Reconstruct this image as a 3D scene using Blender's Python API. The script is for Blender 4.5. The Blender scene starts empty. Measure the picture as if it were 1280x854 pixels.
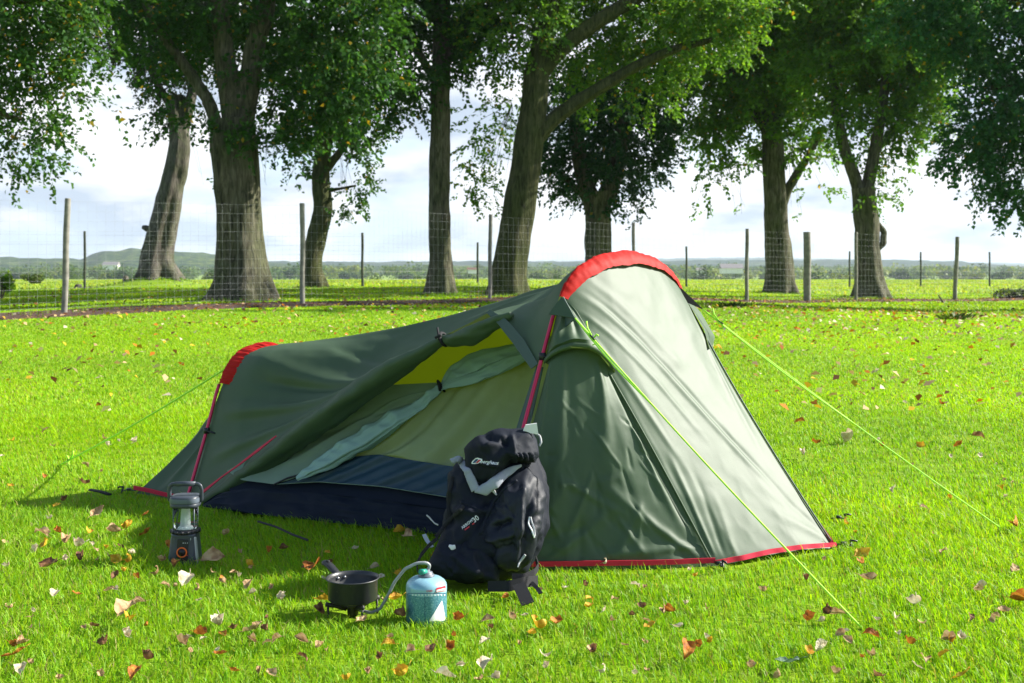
import bpy, bmesh, math, random
import numpy as np
from mathutils import Vector
from mathutils.bvhtree import BVHTree

random.seed(7)
RNG = np.random.default_rng(11)
R = math.radians
scene = bpy.context.scene
COL = scene.collection

# ------------------------------------------------------------------ camera, sky, sun, exposure
CAM_H, F, CX, CY = 0.95, 1493.0, 640.0, 332.0        # focal length and horizon in photo pixels (1280x854)
cd = bpy.data.cameras.new('camera')
cam = bpy.data.objects.new('camera', cd); COL.objects.link(cam)
cam.location = (0, 0, CAM_H); cam.rotation_euler = (R(90), 0, 0)
cd.sensor_width = 36; cd.lens = F / 1280 * 36
cd.shift_y = (CY - 427) / 1280
cd.clip_start = 0.05; cd.clip_end = 20000
cd.dof.use_dof = True; cd.dof.focus_distance = 3.85; cd.dof.aperture_fstop = 9
scene.camera = cam

SUN_EL, SUN_AZ = R(33), R(14)                        # azimuth measured from +X towards +Y
SUN_DIR = Vector((math.cos(SUN_EL) * math.cos(SUN_AZ), math.cos(SUN_EL) * math.sin(SUN_AZ), math.sin(SUN_EL)))
sd = bpy.data.lights.new('sun', 'SUN'); sd.energy = 5.0; sd.angle = R(0.8); sd.color = (1.0, 0.95, 0.86)
sun = bpy.data.objects.new('sun', sd); COL.objects.link(sun)
sun.rotation_euler = SUN_DIR.to_track_quat('Z', 'Y').to_euler()
sun.location = (20, 5, 30)

scene.view_settings.view_transform = 'Standard'
scene.view_settings.look = 'None'
scene.view_settings.exposure = 1.3
scene.view_settings.gamma = 1
scene.view_settings.use_curve_mapping = False
cy = scene.cycles
cy.use_denoising = True
try: cy.denoiser = 'OPENIMAGEDENOISE'
except Exception: pass
cy.max_bounces = 8; cy.diffuse_bounces = 4; cy.glossy_bounces = 4; cy.transmission_bounces = 8
cy.transparent_max_bounces = 8; cy.volume_bounces = 0
cy.sample_clamp_indirect = 6

world = bpy.data.worlds.new('World'); scene.world = world; world.use_nodes = True
wn, wl = world.node_tree.nodes, world.node_tree.links
wn.clear()
def wnode(t, **kw):
    n = wn.new(t)
    for k, v in kw.items(): setattr(n, k, v)
    return n
sky = wnode('ShaderNodeTexSky', sky_type='NISHITA', sun_disc=False)
sky.sun_elevation = SUN_EL; sky.sun_rotation = R(90) - SUN_AZ
sky.air_density = 1.0; sky.dust_density = 1.0; sky.ozone_density = 1.0
tc = wnode('ShaderNodeTexCoord')
sep = wnode('ShaderNodeSeparateXYZ'); wl.new(tc.outputs['Generated'], sep.inputs[0])
def wmath(op, a, b=None, c=None):
    n = wnode('ShaderNodeMath', operation=op)
    for i, v in enumerate((a, b, c)):
        if v is None: continue
        if isinstance(v, (int, float)): n.inputs[i].default_value = v
        else: wl.new(v, n.inputs[i])
    return n.outputs[0]
zz = wmath('ADD', wmath('MAXIMUM', sep.outputs['Z'], 0.0), 0.32)
u = wmath('DIVIDE', sep.outputs['X'], zz); v = wmath('DIVIDE', sep.outputs['Y'], zz)
cmb = wnode('ShaderNodeCombineXYZ'); wl.new(u, cmb.inputs[0]); wl.new(v, cmb.inputs[1])
n1 = wnode('ShaderNodeTexNoise'); n1.inputs['Scale'].default_value = 2.6; n1.inputs['Detail'].default_value = 9
n1.inputs['Roughness'].default_value = 0.56; n1.inputs['Distortion'].default_value = 0.5
mp = wnode('ShaderNodeMapping'); mp.inputs['Location'].default_value = (3.1, 1.7, 0); mp.inputs['Scale'].default_value = (1.0, 1.0, 1)
wl.new(cmb.outputs[0], mp.inputs[0]); wl.new(mp.outputs[0], n1.inputs['Vector'])
cov = wnode('ShaderNodeMapRange'); cov.inputs['From Min'].default_value = 0.31; cov.inputs['From Max'].default_value = 0.50
wl.new(n1.outputs['Fac'], cov.inputs['Value'])
n2 = wnode('ShaderNodeTexNoise'); n2.inputs['Scale'].default_value = 3.4; n2.inputs['Detail'].default_value = 7
mp2 = wnode('ShaderNodeMapping'); mp2.inputs['Location'].default_value = (9.3, 4.1, 0.4)
wl.new(cmb.outputs[0], mp2.inputs[0]); wl.new(mp2.outputs[0], n2.inputs['Vector'])
shade = wnode('ShaderNodeValToRGB')
e = shade.color_ramp.elements
e[0].position = 0.40; e[0].color = (3.1, 3.65, 4.4, 1)
e[1].position = 0.58; e[1].color = (5.9, 6.0, 6.15, 1)
wl.new(n2.outputs['Fac'], shade.inputs['Fac'])
# high clouds overhead are thinner: more of the blue sky there
thin = wnode('ShaderNodeMapRange'); thin.inputs['From Min'].default_value = 0.25; thin.inputs['From Max'].default_value = 0.7
thin.inputs['To Min'].default_value = 1.0; thin.inputs['To Max'].default_value = 0.12
wl.new(sep.outputs['Z'], thin.inputs['Value'])
front = wnode('ShaderNodeMapRange'); front.inputs['From Min'].default_value = -0.15; front.inputs['From Max'].default_value = 0.45
front.inputs['To Min'].default_value = 0.12; front.inputs['To Max'].default_value = 1.0
wl.new(sep.outputs['Y'], front.inputs['Value'])
fac = wmath('MULTIPLY', wmath('MULTIPLY', cov.outputs['Result'], thin.outputs['Result']), front.outputs['Result'])
skb = wnode('ShaderNodeMix', data_type='RGBA'); fr2 = wnode('ShaderNodeMapRange'); fr2.inputs['From Min'].default_value = 0.2; fr2.inputs['From Max'].default_value = 0.7; fr2.inputs['To Max'].default_value = 0.7; wl.new(sep.outputs['Y'], fr2.inputs['Value']); wl.new(fr2.outputs[0], skb.inputs['Factor'])
wl.new(sky.outputs['Color'], skb.inputs['A']); skb.inputs['B'].default_value = (3.9, 5.1, 6.2, 1)
mx = wnode('ShaderNodeMix', data_type='RGBA')
wl.new(fac, mx.inputs['Factor']); wl.new(skb.outputs['Result'], mx.inputs['A']); wl.new(shade.outputs['Color'], mx.inputs['B'])
bg = wnode('ShaderNodeBackground'); bg.inputs['Strength'].default_value = 0.085
wl.new(mx.outputs['Result'], bg.inputs['Color'])
wo = wnode('ShaderNodeOutputWorld'); wl.new(bg.outputs[0], wo.inputs['Surface'])

# ------------------------------------------------------------------ helpers
def P(px, py, d):
    return np.array([(px - CX) / F * d, d, CAM_H + (CY - py) / F * d])
def ray(px, py): return np.array([(px - CX) / F, 1.0, (CY - py) / F])
CAMP = np.array([0, 0, CAM_H])
def G(px, py, z=0.0):
    d = (CAM_H - z) * F / (py - CY)
    return P(px, py, d)
def onplane(px, py, p0, n):
    r = ray(px, py); t = np.dot(p0 - CAMP, n) / np.dot(r, n)
    return CAMP + r * t
def sstep(a, b, x):
    t = np.clip((np.asarray(x, float) - a) / (b - a), 0, 1); return t * t * (3 - 2 * t)
T1X, T1Y = -14.3, 48.0
def ground_z(x, y):
    x = np.asarray(x, float); y = np.asarray(y, float)
    s = sstep(9, 22, y) * (1 - sstep(70, 110, y))
    g = s * (0.15 * np.exp(-((x + 2.5) / 7.0) ** 2) + 0.04 * sstep(-2, -8, x) - 0.16 * sstep(3, 13, x) * sstep(15, 34, y))
    g = g + 0.44 * np.exp(-(((x - T1X) / 1.5) ** 2 + ((y - T1Y) / 1.7) ** 2) ** 1.3)
    g = g - 0.40 * sstep(50, 112, y) - 9.0 * sstep(112, 300, y)
    g = g + 0.03 * np.sin(x * 0.6 + y * 0.21) * sstep(10, 25, y) * (1 - sstep(120, 200, y))
    return g

_pr = np.array([374761393, 668265263, 2147483647], dtype=np.int64)
def _hash(i, j, k, s):
    h = (i * 374761393 + j * 668265263 + k * 1442695041 + s * 982451653) & 0xFFFFFFFF
    h = ((h ^ (h >> 13)) * 1274126177) & 0xFFFFFFFF
    h = (h ^ (h >> 16)) & 0xFFFFFFFF
    return h / 4294967295.0
def vnoise(p, seed=0):
    p = np.asarray(p, float); f = np.floor(p); t = p - f; t = t * t * (3 - 2 * t); q = f.astype(np.int64)
    r = 0
    for dx in (0, 1):
        for dy in (0, 1):
            for dz in (0, 1):
                w = (t[..., 0] if dx else 1 - t[..., 0]) * (t[..., 1] if dy else 1 - t[..., 1]) * (t[..., 2] if dz else 1 - t[..., 2])
                r = r + w * _hash(q[..., 0] + dx, q[..., 1] + dy, q[..., 2] + dz, seed)
    return r * 2 - 1
def fbm(p, oct=4, seed=0, gain=0.5):
    p = np.asarray(p, float); r = 0; a = 1
    for o in range(oct):
        r = r + a * vnoise(p * 2 ** o, seed + o); a *= gain
    return r
def crease(p, oct=3, seed=0):
    p = np.asarray(p, float); r = 0; a = 1.0
    for o in range(oct):
        r = r + a * (1 - np.abs(vnoise(p * 1.9 ** o, seed + 7 * o)) * 2.2); a *= 0.5
    return r - 0.6

def tag(o, label=None, cat=None, group=None, kind=None):
    if label: o['label'] = label
    if cat: o['category'] = cat
    if group: o['group'] = group
    if kind: o['kind'] = kind
    return o
def empty(name, loc, label, cat, group=None):
    o = bpy.data.objects.new(name, None); COL.objects.link(o)
    o.location = tuple(float(c) for c in loc); o.empty_display_size = 0.1
    tag(o, label, cat, group)
    bpy.context.view_layer.update()
    return o
def link(name, me, mat=None, parent=None, smooth=True):
    if mat is not None:
        for m in (mat if isinstance(mat, (list, tuple)) else [mat]): me.materials.append(m)
    if smooth and len(me.polygons):
        me.polygons.foreach_set('use_smooth', np.ones(len(me.polygons), dtype=bool))
    o = bpy.data.objects.new(name, me); COL.objects.link(o)
    if parent is not None:
        o.parent = parent
        o.matrix_parent_inverse = parent.matrix_world.inverted()
    return o
def quadmesh(name, V, Q):
    """fast mesh from (n,3) verts and (m,k) faces"""
    V = np.ascontiguousarray(V, dtype=np.float32); Q = np.ascontiguousarray(Q, dtype=np.int32)
    me = bpy.data.meshes.new(name)
    me.vertices.add(len(V)); me.vertices.foreach_set('co', V.ravel())
    k = Q.shape[1]
    me.loops.add(Q.size); me.loops.foreach_set('vertex_index', Q.ravel())
    me.polygons.add(len(Q)); me.polygons.foreach_set('loop_start', np.arange(0, Q.size, k, dtype=np.int32))
    try: me.polygons.foreach_set('loop_total', np.full(len(Q), k, dtype=np.int32))
    except Exception: pass
    me.update(calc_edges=True); me.validate()
    return me
def setcol(me, C, name='tint'):
    a = me.attributes.new(name, 'FLOAT_COLOR', 'POINT')
    C = np.asarray(C, dtype=np.float32)
    if C.shape[1] == 3: C = np.hstack([C, np.ones((len(C), 1), np.float32)])
    a.data.foreach_set('color', np.ascontiguousarray(C).ravel())
class MB:
    """collects pieces, links them as ONE mesh"""
    def __init__(s): s.v = []; s.f = []; s.n = 0
    def add(s, V, Fs):
        s.v.extend(tuple(map(float, p)) for p in V); s.f.extend(tuple(i + s.n for i in f) for f in Fs); s.n += len(V); return s
    def tube(s, pts, rad, segs=8, flat=1.0, up=None, caps=True, prof=None):
        pts = np.asarray(pts, float); n = len(pts)
        rad = np.broadcast_to(np.asarray(rad, float), (n,))
        T = np.gradient(pts, axis=0); T /= np.linalg.norm(T, axis=1)[:, None] + 1e-12
        a = np.array([0, 0, 1.0]) if up is None else np.asarray(up, float)
        if up is None and abs(T[0] @ a) > 0.9: a = np.array([1.0, 0, 0])
        V = []; 
        for i in range(n):
            b = np.cross(T[i], a); b /= np.linalg.norm(b) + 1e-12
            c = np.cross(b, T[i]); a = c if up is None else a
            for k in range(segs):
                th = 2 * math.pi * k / segs
                q = 1.0 if prof is None else prof(th, i / max(1, n - 1))
                V.append(pts[i] + rad[i] * q * (math.cos(th) * b + math.sin(th) * c * flat))
        Fs = [(i * segs + k, i * segs + (k + 1) % segs, (i + 1) * segs + (k + 1) % segs, (i + 1) * segs + k) for i in range(n - 1) for k in range(segs)]
        if caps: Fs += [tuple(range(segs - 1, -1, -1)), tuple((n - 1) * segs + k for k in range(segs))]
        return s.add(V, Fs)
    def lathe(s, prof, segs=40, c=(0, 0, 0), sq=0.0):
        V = []
        for (r, z) in prof:
            for k in range(segs):
                th = 2 * math.pi * k / segs
                ct, st = math.cos(th), math.sin(th)
                m = 1.0
                if sq:
                    pw = 2 + 6 * sq; m = (abs(ct) ** pw + abs(st) ** pw) ** (-1 / pw)
                V.append((c[0] + r * m * ct, c[1] + r * m * st, c[2] + z))
        n = len(prof)
        Fs = [(i * segs + k, i * segs + (k + 1) % segs, (i + 1) * segs + (k + 1) % segs, (i + 1) * segs + k) for i in range(n - 1) for k in range(segs)]
        return s.add(V, Fs)
    def box(s, c, h, rot=0.0, rx=0.0):
        V = []
        for sx in (-1, 1):
            for sy in (-1, 1):
                for sz in (-1, 1):
                    x, y, z = sx * h[0], sy * h[1], sz * h[2]
                    y, z = y * math.cos(rx) - z * math.sin(rx), y * math.sin(rx) + z * math.cos(rx)
                    x, y = x * math.cos(rot) - y * math.sin(rot), x * math.sin(rot) + y * math.cos(rot)
                    V.append((c[0] + x, c[1] + y, c[2] + z))
        return s.add(V, [(0, 1, 3, 2), (4, 6, 7, 5), (0, 4, 5, 1), (2, 3, 7, 6), (0, 2, 6, 4), (1, 5, 7, 3)])
    def grid(s, S):
        n, m = S.shape[:2]
        return s.add(S.reshape(-1, 3), [(i * m + j, i * m + j + 1, (i + 1) * m + j + 1, (i + 1) * m + j) for i in range(n - 1) for j in range(m - 1)])
    def build(s, name, mat, parent=None, smooth=True, bevel=0.0, label=None):
        me = bpy.data.meshes.new(name); me.from_pydata(s.v, [], s.f); me.update()
        o = link(name, me, mat, parent, smooth)
        if bevel:
            b = o.modifiers.new('bevel', 'BEVEL'); b.width = bevel; b.segments = 2; b.limit_method = 'ANGLE'
        if label: o['label'] = label
        return o
def resample(pts, n, smooth=2, params=None):
    pts = np.asarray(pts, float)
    if params is None:
        l = np.r_[0, np.cumsum(np.linalg.norm(np.diff(pts, axis=0), axis=1))]; l /= l[-1]
    else: l = np.asarray(params, float)
    t = np.linspace(0, 1, n)
    q = np.stack([np.interp(t, l, pts[:, k]) for k in range(pts.shape[1])], 1)
    for _ in range(smooth):
        q[1:-1] = 0.25 * q[:-2] + 0.5 * q[1:-1] + 0.25 * q[2:]
    return q
def coons(top, bot, left=None, right=None, nv=40):
    nu = len(top)
    if left is None: left = np.linspace(top[0], bot[0], nv)
    if right is None: right = np.linspace(top[-1], bot[-1], nv)
    nv = len(left)
    u = np.linspace(0, 1, nu)[None, :, None]; v = np.linspace(0, 1, nv)[:, None, None]
    S = (1 - v) * top[None] + v * bot[None] + (1 - u) * left[:, None] + u * right[:, None]
    S -= (1 - u) * (1 - v) * top[0] + u * (1 - v) * top[-1] + (1 - u) * v * bot[0] + u * v * bot[-1]
    return S
def gnormals(S, toward=None):
    a = np.gradient(S, axis=0); b = np.gradient(S, axis=1)
    n = np.cross(b, a); n /= np.linalg.norm(n, axis=2)[..., None] + 1e-9
    if toward is not None:
        if np.mean(np.sum(n * (np.asarray(toward) - S), 2)) < 0: n = -n
    return n
def uv(S):
    nv, nu = S.shape[:2]
    return np.meshgrid(np.linspace(0, 1, nu), np.linspace(0, 1, nv))

# ------------------------------------------------------------------ materials
def new_mat(name):
    m = bpy.data.materials.new(name); m.use_nodes = True
    nt = m.node_tree; b = nt.nodes['Principled BSDF']
    return m, nt, b
def nd(nt, t, **kw):
    n = nt.nodes.new(t)
    for k, v in kw.items(): setattr(n, k, v)
    return n
def coords(nt, kind='Object', scale=(1, 1, 1), rot=(0, 0, 0)):
    t = nd(nt, 'ShaderNodeTexCoord'); m = nd(nt, 'ShaderNodeMapping')
    m.inputs['Scale'].default_value = scale; m.inputs['Rotation'].default_value = rot
    nt.links.new(t.outputs[kind], m.inputs[0]); return m.outputs[0]
def noise(nt, vec, scale, detail=4, rough=0.55, dist=0.0):
    n = nd(nt, 'ShaderNodeTexNoise'); n.inputs['Scale'].default_value = scale; n.inputs['Detail'].default_value = detail
    n.inputs['Roughness'].default_value = rough; n.inputs['Distortion'].default_value = dist
    if vec is not None: nt.links.new(vec, n.inputs['Vector'])
    return n.outputs['Fac']
def ramp(nt, fac, stops):
    r = nd(nt, 'ShaderNodeValToRGB'); el = r.color_ramp.elements
    while len(el) < len(stops): el.new(0.5)
    for q, (p, c) in zip(el, stops): q.position = p; q.color = (*c, 1)
    nt.links.new(fac, r.inputs['Fac']); return r.outputs['Color']
def bump(nt, b, h, strength=0.3, dist=0.01, prev=None):
    n = nd(nt, 'ShaderNodeBump'); n.inputs['Strength'].default_value = strength; n.inputs['Distance'].default_value = dist
    nt.links.new(h, n.inputs['Height'])
    if prev is not None: nt.links.new(prev, n.inputs['Normal'])
    if b is not None: nt.links.new(n.outputs[0], b.inputs['Normal'])
    return n.outputs[0]
def simple(name, col, rough=0.5, metal=0.0, spec=0.5, var=0.15, vscale=20, bmp=0.0, bscale=200):
    m, nt, b = new_mat(name)
    v = coords(nt)
    f = noise(nt, v, vscale)
    c0 = tuple(max(0, c * (1 - var)) for c in col); c1 = tuple(min(1, c * (1 + var)) for c in col)
    nt.links.new(ramp(nt, f, [(0.3, c0), (0.7, c1)]), b.inputs['Base Color'])
    b.inputs['Roughness'].default_value = rough; b.inputs['Metallic'].default_value = metal
    b.inputs['Specular IOR Level'].default_value = spec
    if bmp: bump(nt, b, noise(nt, v, bscale, 3), bmp, 0.002)
    return m
def fabric(name, col, rough=0.42, spec=0.5, trans=0.0, tcol=None, weave=0.12, crinkle=0.2, cscale=30, var=0.08):
    m, nt, b = new_mat(name)
    v = coords(nt)
    f = noise(nt, v, 6, 5)
    c0 = tuple(c * (1 - var) for c in col); c1 = tuple(c * (1 + var) for c in col)
    colr = ramp(nt, f, [(0.3, c0), (0.7, c1)])
    nt.links.new(colr, b.inputs['Base Color'])
    b.inputs['Roughness'].default_value = rough; b.inputs['Specular IOR Level'].default_value = spec
    n1 = bump(nt, None, noise(nt, v, cscale, 4, 0.5, 0.6), crinkle, 0.006)
    n2 = bump(nt, b, noise(nt, v, 900, 2), weave, 0.0006, n1)
    if trans:
        t = nd(nt, 'ShaderNodeBsdfTranslucent'); t.inputs['Color'].default_value = (*(tcol or col), 1)
        mxs = nd(nt, 'ShaderNodeMixShader'); mxs.inputs[0].default_value = trans
        out = nt.nodes['Material Output']
        nt.links.new(b.outputs[0], mxs.inputs[1]); nt.links.new(t.outputs[0], mxs.inputs[2]); nt.links.new(mxs.outputs[0], out.inputs['Surface'])
    return m
def leafmat(name, attr='tint', trans=0.4, tgain=(1.5, 1.35, 0.6), rough=0.5, spec=0.12):
    m, nt, b = new_mat(name)
    a = nd(nt, 'ShaderNodeAttribute', attribute_name=attr)
    nt.links.new(a.outputs['Color'], b.inputs['Base Color'])
    b.inputs['Roughness'].default_value = rough; b.inputs['Specular IOR Level'].default_value = spec
    g = nd(nt, 'ShaderNodeMix', data_type='RGBA', blend_type='MULTIPLY'); g.inputs['Factor'].default_value = 1
    nt.links.new(a.outputs['Color'], g.inputs['A']); g.inputs['B'].default_value = (*tgain, 1)
    t = nd(nt, 'ShaderNodeBsdfTranslucent'); nt.links.new(g.outputs['Result'], t.inputs['Color'])
    mxs = nd(nt, 'ShaderNodeMixShader'); mxs.inputs[0].default_value = trans
    out = nt.nodes['Material Output']
    nt.links.new(b.outputs[0], mxs.inputs[1]); nt.links.new(t.outputs[0], mxs.inputs[2]); nt.links.new(mxs.outputs[0], out.inputs['Surface'])
    return m

M = {}
M['fly'] = fabric('fly_fabric', (0.052, 0.092, 0.047), rough=0.56, spec=0.46, trans=0.14, tcol=(0.28, 0.40, 0.08), crinkle=0.07, cscale=26)
M['fly_trim'] = fabric('fly_trim', (0.05, 0.085, 0.07), rough=0.6, spec=0.4, crinkle=0.1)
M['red'] = fabric('red_sleeve_fabric', (0.42, 0.012, 0.008), rough=0.6, spec=0.12, trans=0.06, tcol=(0.8, 0.04, 0.02), crinkle=0.25)
M['red_hem'] = fabric('red_binding', (0.55, 0.015, 0.05), rough=0.6, spec=0.3, crinkle=0.1)
M['pole'] = simple('pole_anodised_red', (0.55, 0.02, 0.08), rough=0.3, metal=0.35, var=0.05)
M['inner'] = fabric('inner_olive_fabric', (0.36, 0.45, 0.25), rough=0.55, spec=0.35, trans=0.38, tcol=(0.85, 0.85, 0.06), crinkle=0.2, cscale=14)
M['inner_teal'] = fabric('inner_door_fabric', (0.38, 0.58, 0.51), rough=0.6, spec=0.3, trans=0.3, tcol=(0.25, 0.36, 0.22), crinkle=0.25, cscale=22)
M['inner_far_glow'] = fabric('inner_far_glow_fabric', (0.45, 0.48, 0.12), rough=0.6, spec=0.2, trans=0.7, tcol=(0.90, 0.90, 0.06), crinkle=0.2, cscale=14)  # inner fabric again, brighter and yellower: sun glow put into its colour
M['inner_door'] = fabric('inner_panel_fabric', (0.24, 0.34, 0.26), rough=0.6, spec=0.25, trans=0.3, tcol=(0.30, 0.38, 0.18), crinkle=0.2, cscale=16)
M['navy'] = fabric('groundsheet_navy', (0.006, 0.011, 0.022), rough=0.6, spec=0.15, crinkle=0.3, cscale=18)
M['navy_mid'] = fabric('inner_lower_navy', (0.018, 0.05, 0.075), rough=0.5, spec=0.4, crinkle=0.3, cscale=14)
M['black'] = simple('black_plastic', (0.012, 0.012, 0.014), rough=0.45)
M['webbing'] = simple('black_webbing', (0.009, 0.009, 0.011), rough=0.85, bmp=0.3, bscale=600)
M['lime'] = simple('lime_cord', (0.45, 0.95, 0.05), rough=0.6, var=0.1, vscale=120, bmp=0.3, bscale=900)
M['wire'] = simple('galvanised_wire', (0.34, 0.35, 0.35), rough=0.6, metal=0.0, var=0.1)
M['post'] = simple('weathered_post', (0.20, 0.19, 0.165), rough=0.85, var=0.35, vscale=9, bmp=0.5, bscale=60)
M['post_far'] = simple('dark_post', (0.05, 0.06, 0.04), rough=0.85, var=0.3, vscale=9, bmp=0.4, bscale=60)
# ------------------------------------------------------------------ ground, far country
def ground_material():
    m, nt, b = new_mat('lawn_ground')
    v = coords(nt)
    fine = noise(nt, v, 22, 6, 0.65); big = noise(nt, v, 0.35, 4)
    sp = nd(nt, 'ShaderNodeSeparateXYZ'); nt.links.new(v, sp.inputs[0])
    lawn = ramp(nt, fine, [(0.3, (0.115, 0.20, 0.005)), (0.7, (0.235, 0.37, 0.006))])
    patch = ramp(nt, big, [(0.35, (0.8, 0.86, 0.8)), (0.7, (1.15, 1.08, 1.0))])
    mul = nd(nt, 'ShaderNodeMix', data_type='RGBA', blend_type='MULTIPLY'); mul.inputs['Factor'].default_value = 1
    nt.links.new(lawn, mul.inputs['A']); nt.links.new(patch, mul.inputs['B'])
    far = ramp(nt, noise(nt, v, 0.12, 6, .65), [(0.35, (0.13, 0.22, 0.03)), (0.65, (0.25, 0.33, 0.06))])
    mr = nd(nt, 'ShaderNodeMapRange'); mr.inputs['From Min'].default_value = 44; mr.inputs['From Max'].default_value = 60
    nt.links.new(sp.outputs['Y'], mr.inputs['Value'])
    mx = nd(nt, 'ShaderNodeMix', data_type='RGBA'); nt.links.new(mr.outputs[0], mx.inputs['Factor'])
    nt.links.new(mul.outputs['Result'], mx.inputs['A']); nt.links.new(far, mx.inputs['B'])
    nt.links.new(mx.outputs['Result'], b.inputs['Base Color'])
    b.inputs['Roughness'].default_value = 0.9; b.inputs['Specular IOR Level'].default_value = 0.15
    bump(nt, b, fine, 0.6, 0.03)
    return m
ys = np.concatenate([np.linspace(-6, 60, 120), np.linspace(61, 300, 60), np.geomspace(310, 7000, 30)])
xs = np.concatenate([-np.geomspace(6000, 42, 26), np.linspace(-40, 40, 130), np.geomspace(42, 6000, 26)])
X, Y = np.meshgrid(xs, ys); Z = ground_z(X, Y)
n, m_ = X.shape
idx = np.arange(n * m_).reshape(n, m_)
Q = np.stack([idx[:-1, :-1], idx[:-1, 1:], idx[1:, 1:], idx[1:, :-1]], -1).reshape(-1, 4)
tag(link('ground', quadmesh('ground', np.stack([X, Y, Z], -1).reshape(-1, 3), Q), ground_material()), 'bright mown lawn running back to open fields', 'lawn', kind='structure')

def hill_material(name, a, b_, c):
    m, nt, b = new_mat(name)
    v = coords(nt)
    f = noise(nt, v, 0.09, 6, 0.8); g = noise(nt, v, 0.008, 3)
    c1 = ramp(nt, f, [(0.40, a), (0.52, b_), (0.66, c)])
    c2 = ramp(nt, g, [(0.45, (1, 1, 1)), (0.62, (1.5, 1.35, 0.9))])
    mul = nd(nt, 'ShaderNodeMix', data_type='RGBA', blend_type='MULTIPLY'); mul.inputs['Factor'].default_value = 1
    nt.links.new(c1, mul.inputs['A']); nt.links.new(c2, mul.inputs['B']); nt.links.new(mul.outputs['Result'], b.inputs['Base Color'])
    b.inputs['Roughness'].default_value = 0.95; b.inputs['Specular IOR Level'].default_value = 0.05
    return m
def hills(name, prof, d, depth, rough, label, mat, seed):
    """wooded ridge: crest height from photo skyline at distance d, falling away before and behind"""
    px = np.arange(-500, 1781, 4.0)
    crest = np.interp(px, [p[0] for p in prof], [p[1] for p in prof])
    x = (px - CX) / F * d; z = CAM_H + (CY - crest) / F * d
    rows = []
    for k, t in enumerate(np.linspace(-1, 1, 17)):
        base = -10.0; h = (1 - t * t) ** 0.8
        yy = d + t * depth
        zz_ = base + (z - base) * h
        pts = np.stack([x * yy / d, np.full_like(x, yy), np.zeros_like(x)], -1)
        bump_ = rough * (vnoise(pts / 17.0, seed) * 0.5 + vnoise(pts / 60.0, seed + 3) * 0.6)
        rows.append(np.stack([pts[:, 0], pts[:, 1], zz_ + bump_ * (h > 0)], -1))
    S = np.stack(rows); n, m = S.shape[:2]; idx = np.arange(n * m).reshape(n, m)
    Q = np.stack([idx[:-1, :-1], idx[:-1, 1:], idx[1:, 1:], idx[1:, :-1]], -1).reshape(-1, 4)
    tag(link(name, quadmesh(name, S.reshape(-1, 3), Q), mat), label, 'hills', kind='structure')
hm1 = hill_material('wooded_hill', (0.006, 0.018, 0.010), (0.03, 0.062, 0.02), (0.13, 0.16, 0.03))
hm2 = hill_material('far_hill', (0.008, 0.022, 0.018), (0.022, 0.045, 0.028), (0.06, 0.09, 0.04))
hills('hills', [(-500, 326), (0, 324), (60, 323), (100, 325), (128, 316), (165, 311), (200, 313), (228, 315), (260, 318), (300, 322), (340, 329), (380, 333), (700, 334), (1780, 336)], 1700, 420, 3.5, 'low wooded hill behind the fields on the left', hm1, 5)
hills('hills', [(-500, 328), (330, 326), (420, 328), (470, 328), (600, 326), (700, 328), (850, 326), (1000, 326), (1120, 325), (1200, 328), (1260, 333), (1320, 336), (1780, 338)], 2500, 500, 4, 'long low wooded ridge across the plain', hm2, 9)
hills('hills', [(-500, 330), (700, 327), (850, 323), (960, 322), (1100, 326), (1300, 330), (1780, 331)], 5200, 700, 4, 'faint blue ridge at the horizon', hm2, 13)

# a leafy crown made of many small faces ------------------------------------------------
def leaf_quads(C, N, A, size, asp=0.62):
    """kite-shaped leaves: centres C, normals N, axis hints A, sizes"""
    A = A - N * np.sum(A * N, 1)[:, None]; A /= np.linalg.norm(A, axis=1)[:, None] + 1e-9
    B = np.cross(N, A); s = size[:, None]
    p0 = C - A * s * 0.5; p2 = C + A * s * 0.5 - N * s * 0.12
    mid = C - A * s * 0.05 + N * s * 0.08
    p1 = mid + B * s * 0.5 * asp; p3 = mid - B * s * 0.5 * asp
    V = np.stack([p0, p1, p2, p3], 1).reshape(-1, 3)
    Q = np.arange(len(V)).reshape(-1, 4)
    return V, Q
def rand_unit(n):
    v = RNG.normal(size=(n, 3)); return v / np.linalg.norm(v, axis=1)[:, None]
def green_cols(n, base, var=0.25, yellow=0.02):
    b = np.asarray(base); k = np.exp(RNG.normal(0, var, n))[:, None]
    C = b[None] * k
    w = RNG.random(n)[:, None] ** 2
    C = C * (1 + w * np.array([0.5, 0.15, -0.2]))
    ymask = RNG.random(n) < yellow
    C[ymask] = np.array([0.30, 0.22, 0.02]) * (0.6 + 0.6 * RNG.random((ymask.sum(), 1)))
    return np.clip(C, 0, 1)
def far_crown(c, r, nl, size, base):
    """distant crown from small leafy clumps"""
    k = max(7, int(nl / 70))
    u = rand_unit(k) * (RNG.random((k, 1)) ** 0.4) * 0.72
    cen = np.asarray(c) + u * np.asarray(r)
    w = RNG.integers(0, k, nl)
    d = rand_unit(nl)
    C = cen[w] + d * np.asarray(r) * (0.30 + 0.12 * RNG.random((nl, 1)))
    N = d * 0.8 + rand_unit(nl) * 0.6; N /= np.linalg.norm(N, axis=1)[:, None]
    V, Q = leaf_quads(C, N, rand_unit(nl), size * (0.7 + 0.6 * RNG.random(nl)), 0.8)
    return V, Q, np.repeat(green_cols(nl, base, 0.2, 0.0), 4, 0)
M['leaf'] = leafmat('tree_leaf', trans=0.46)
M['bark_far'] = simple('far_bark', (0.06, 0.05, 0.04), rough=0.9)
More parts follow.
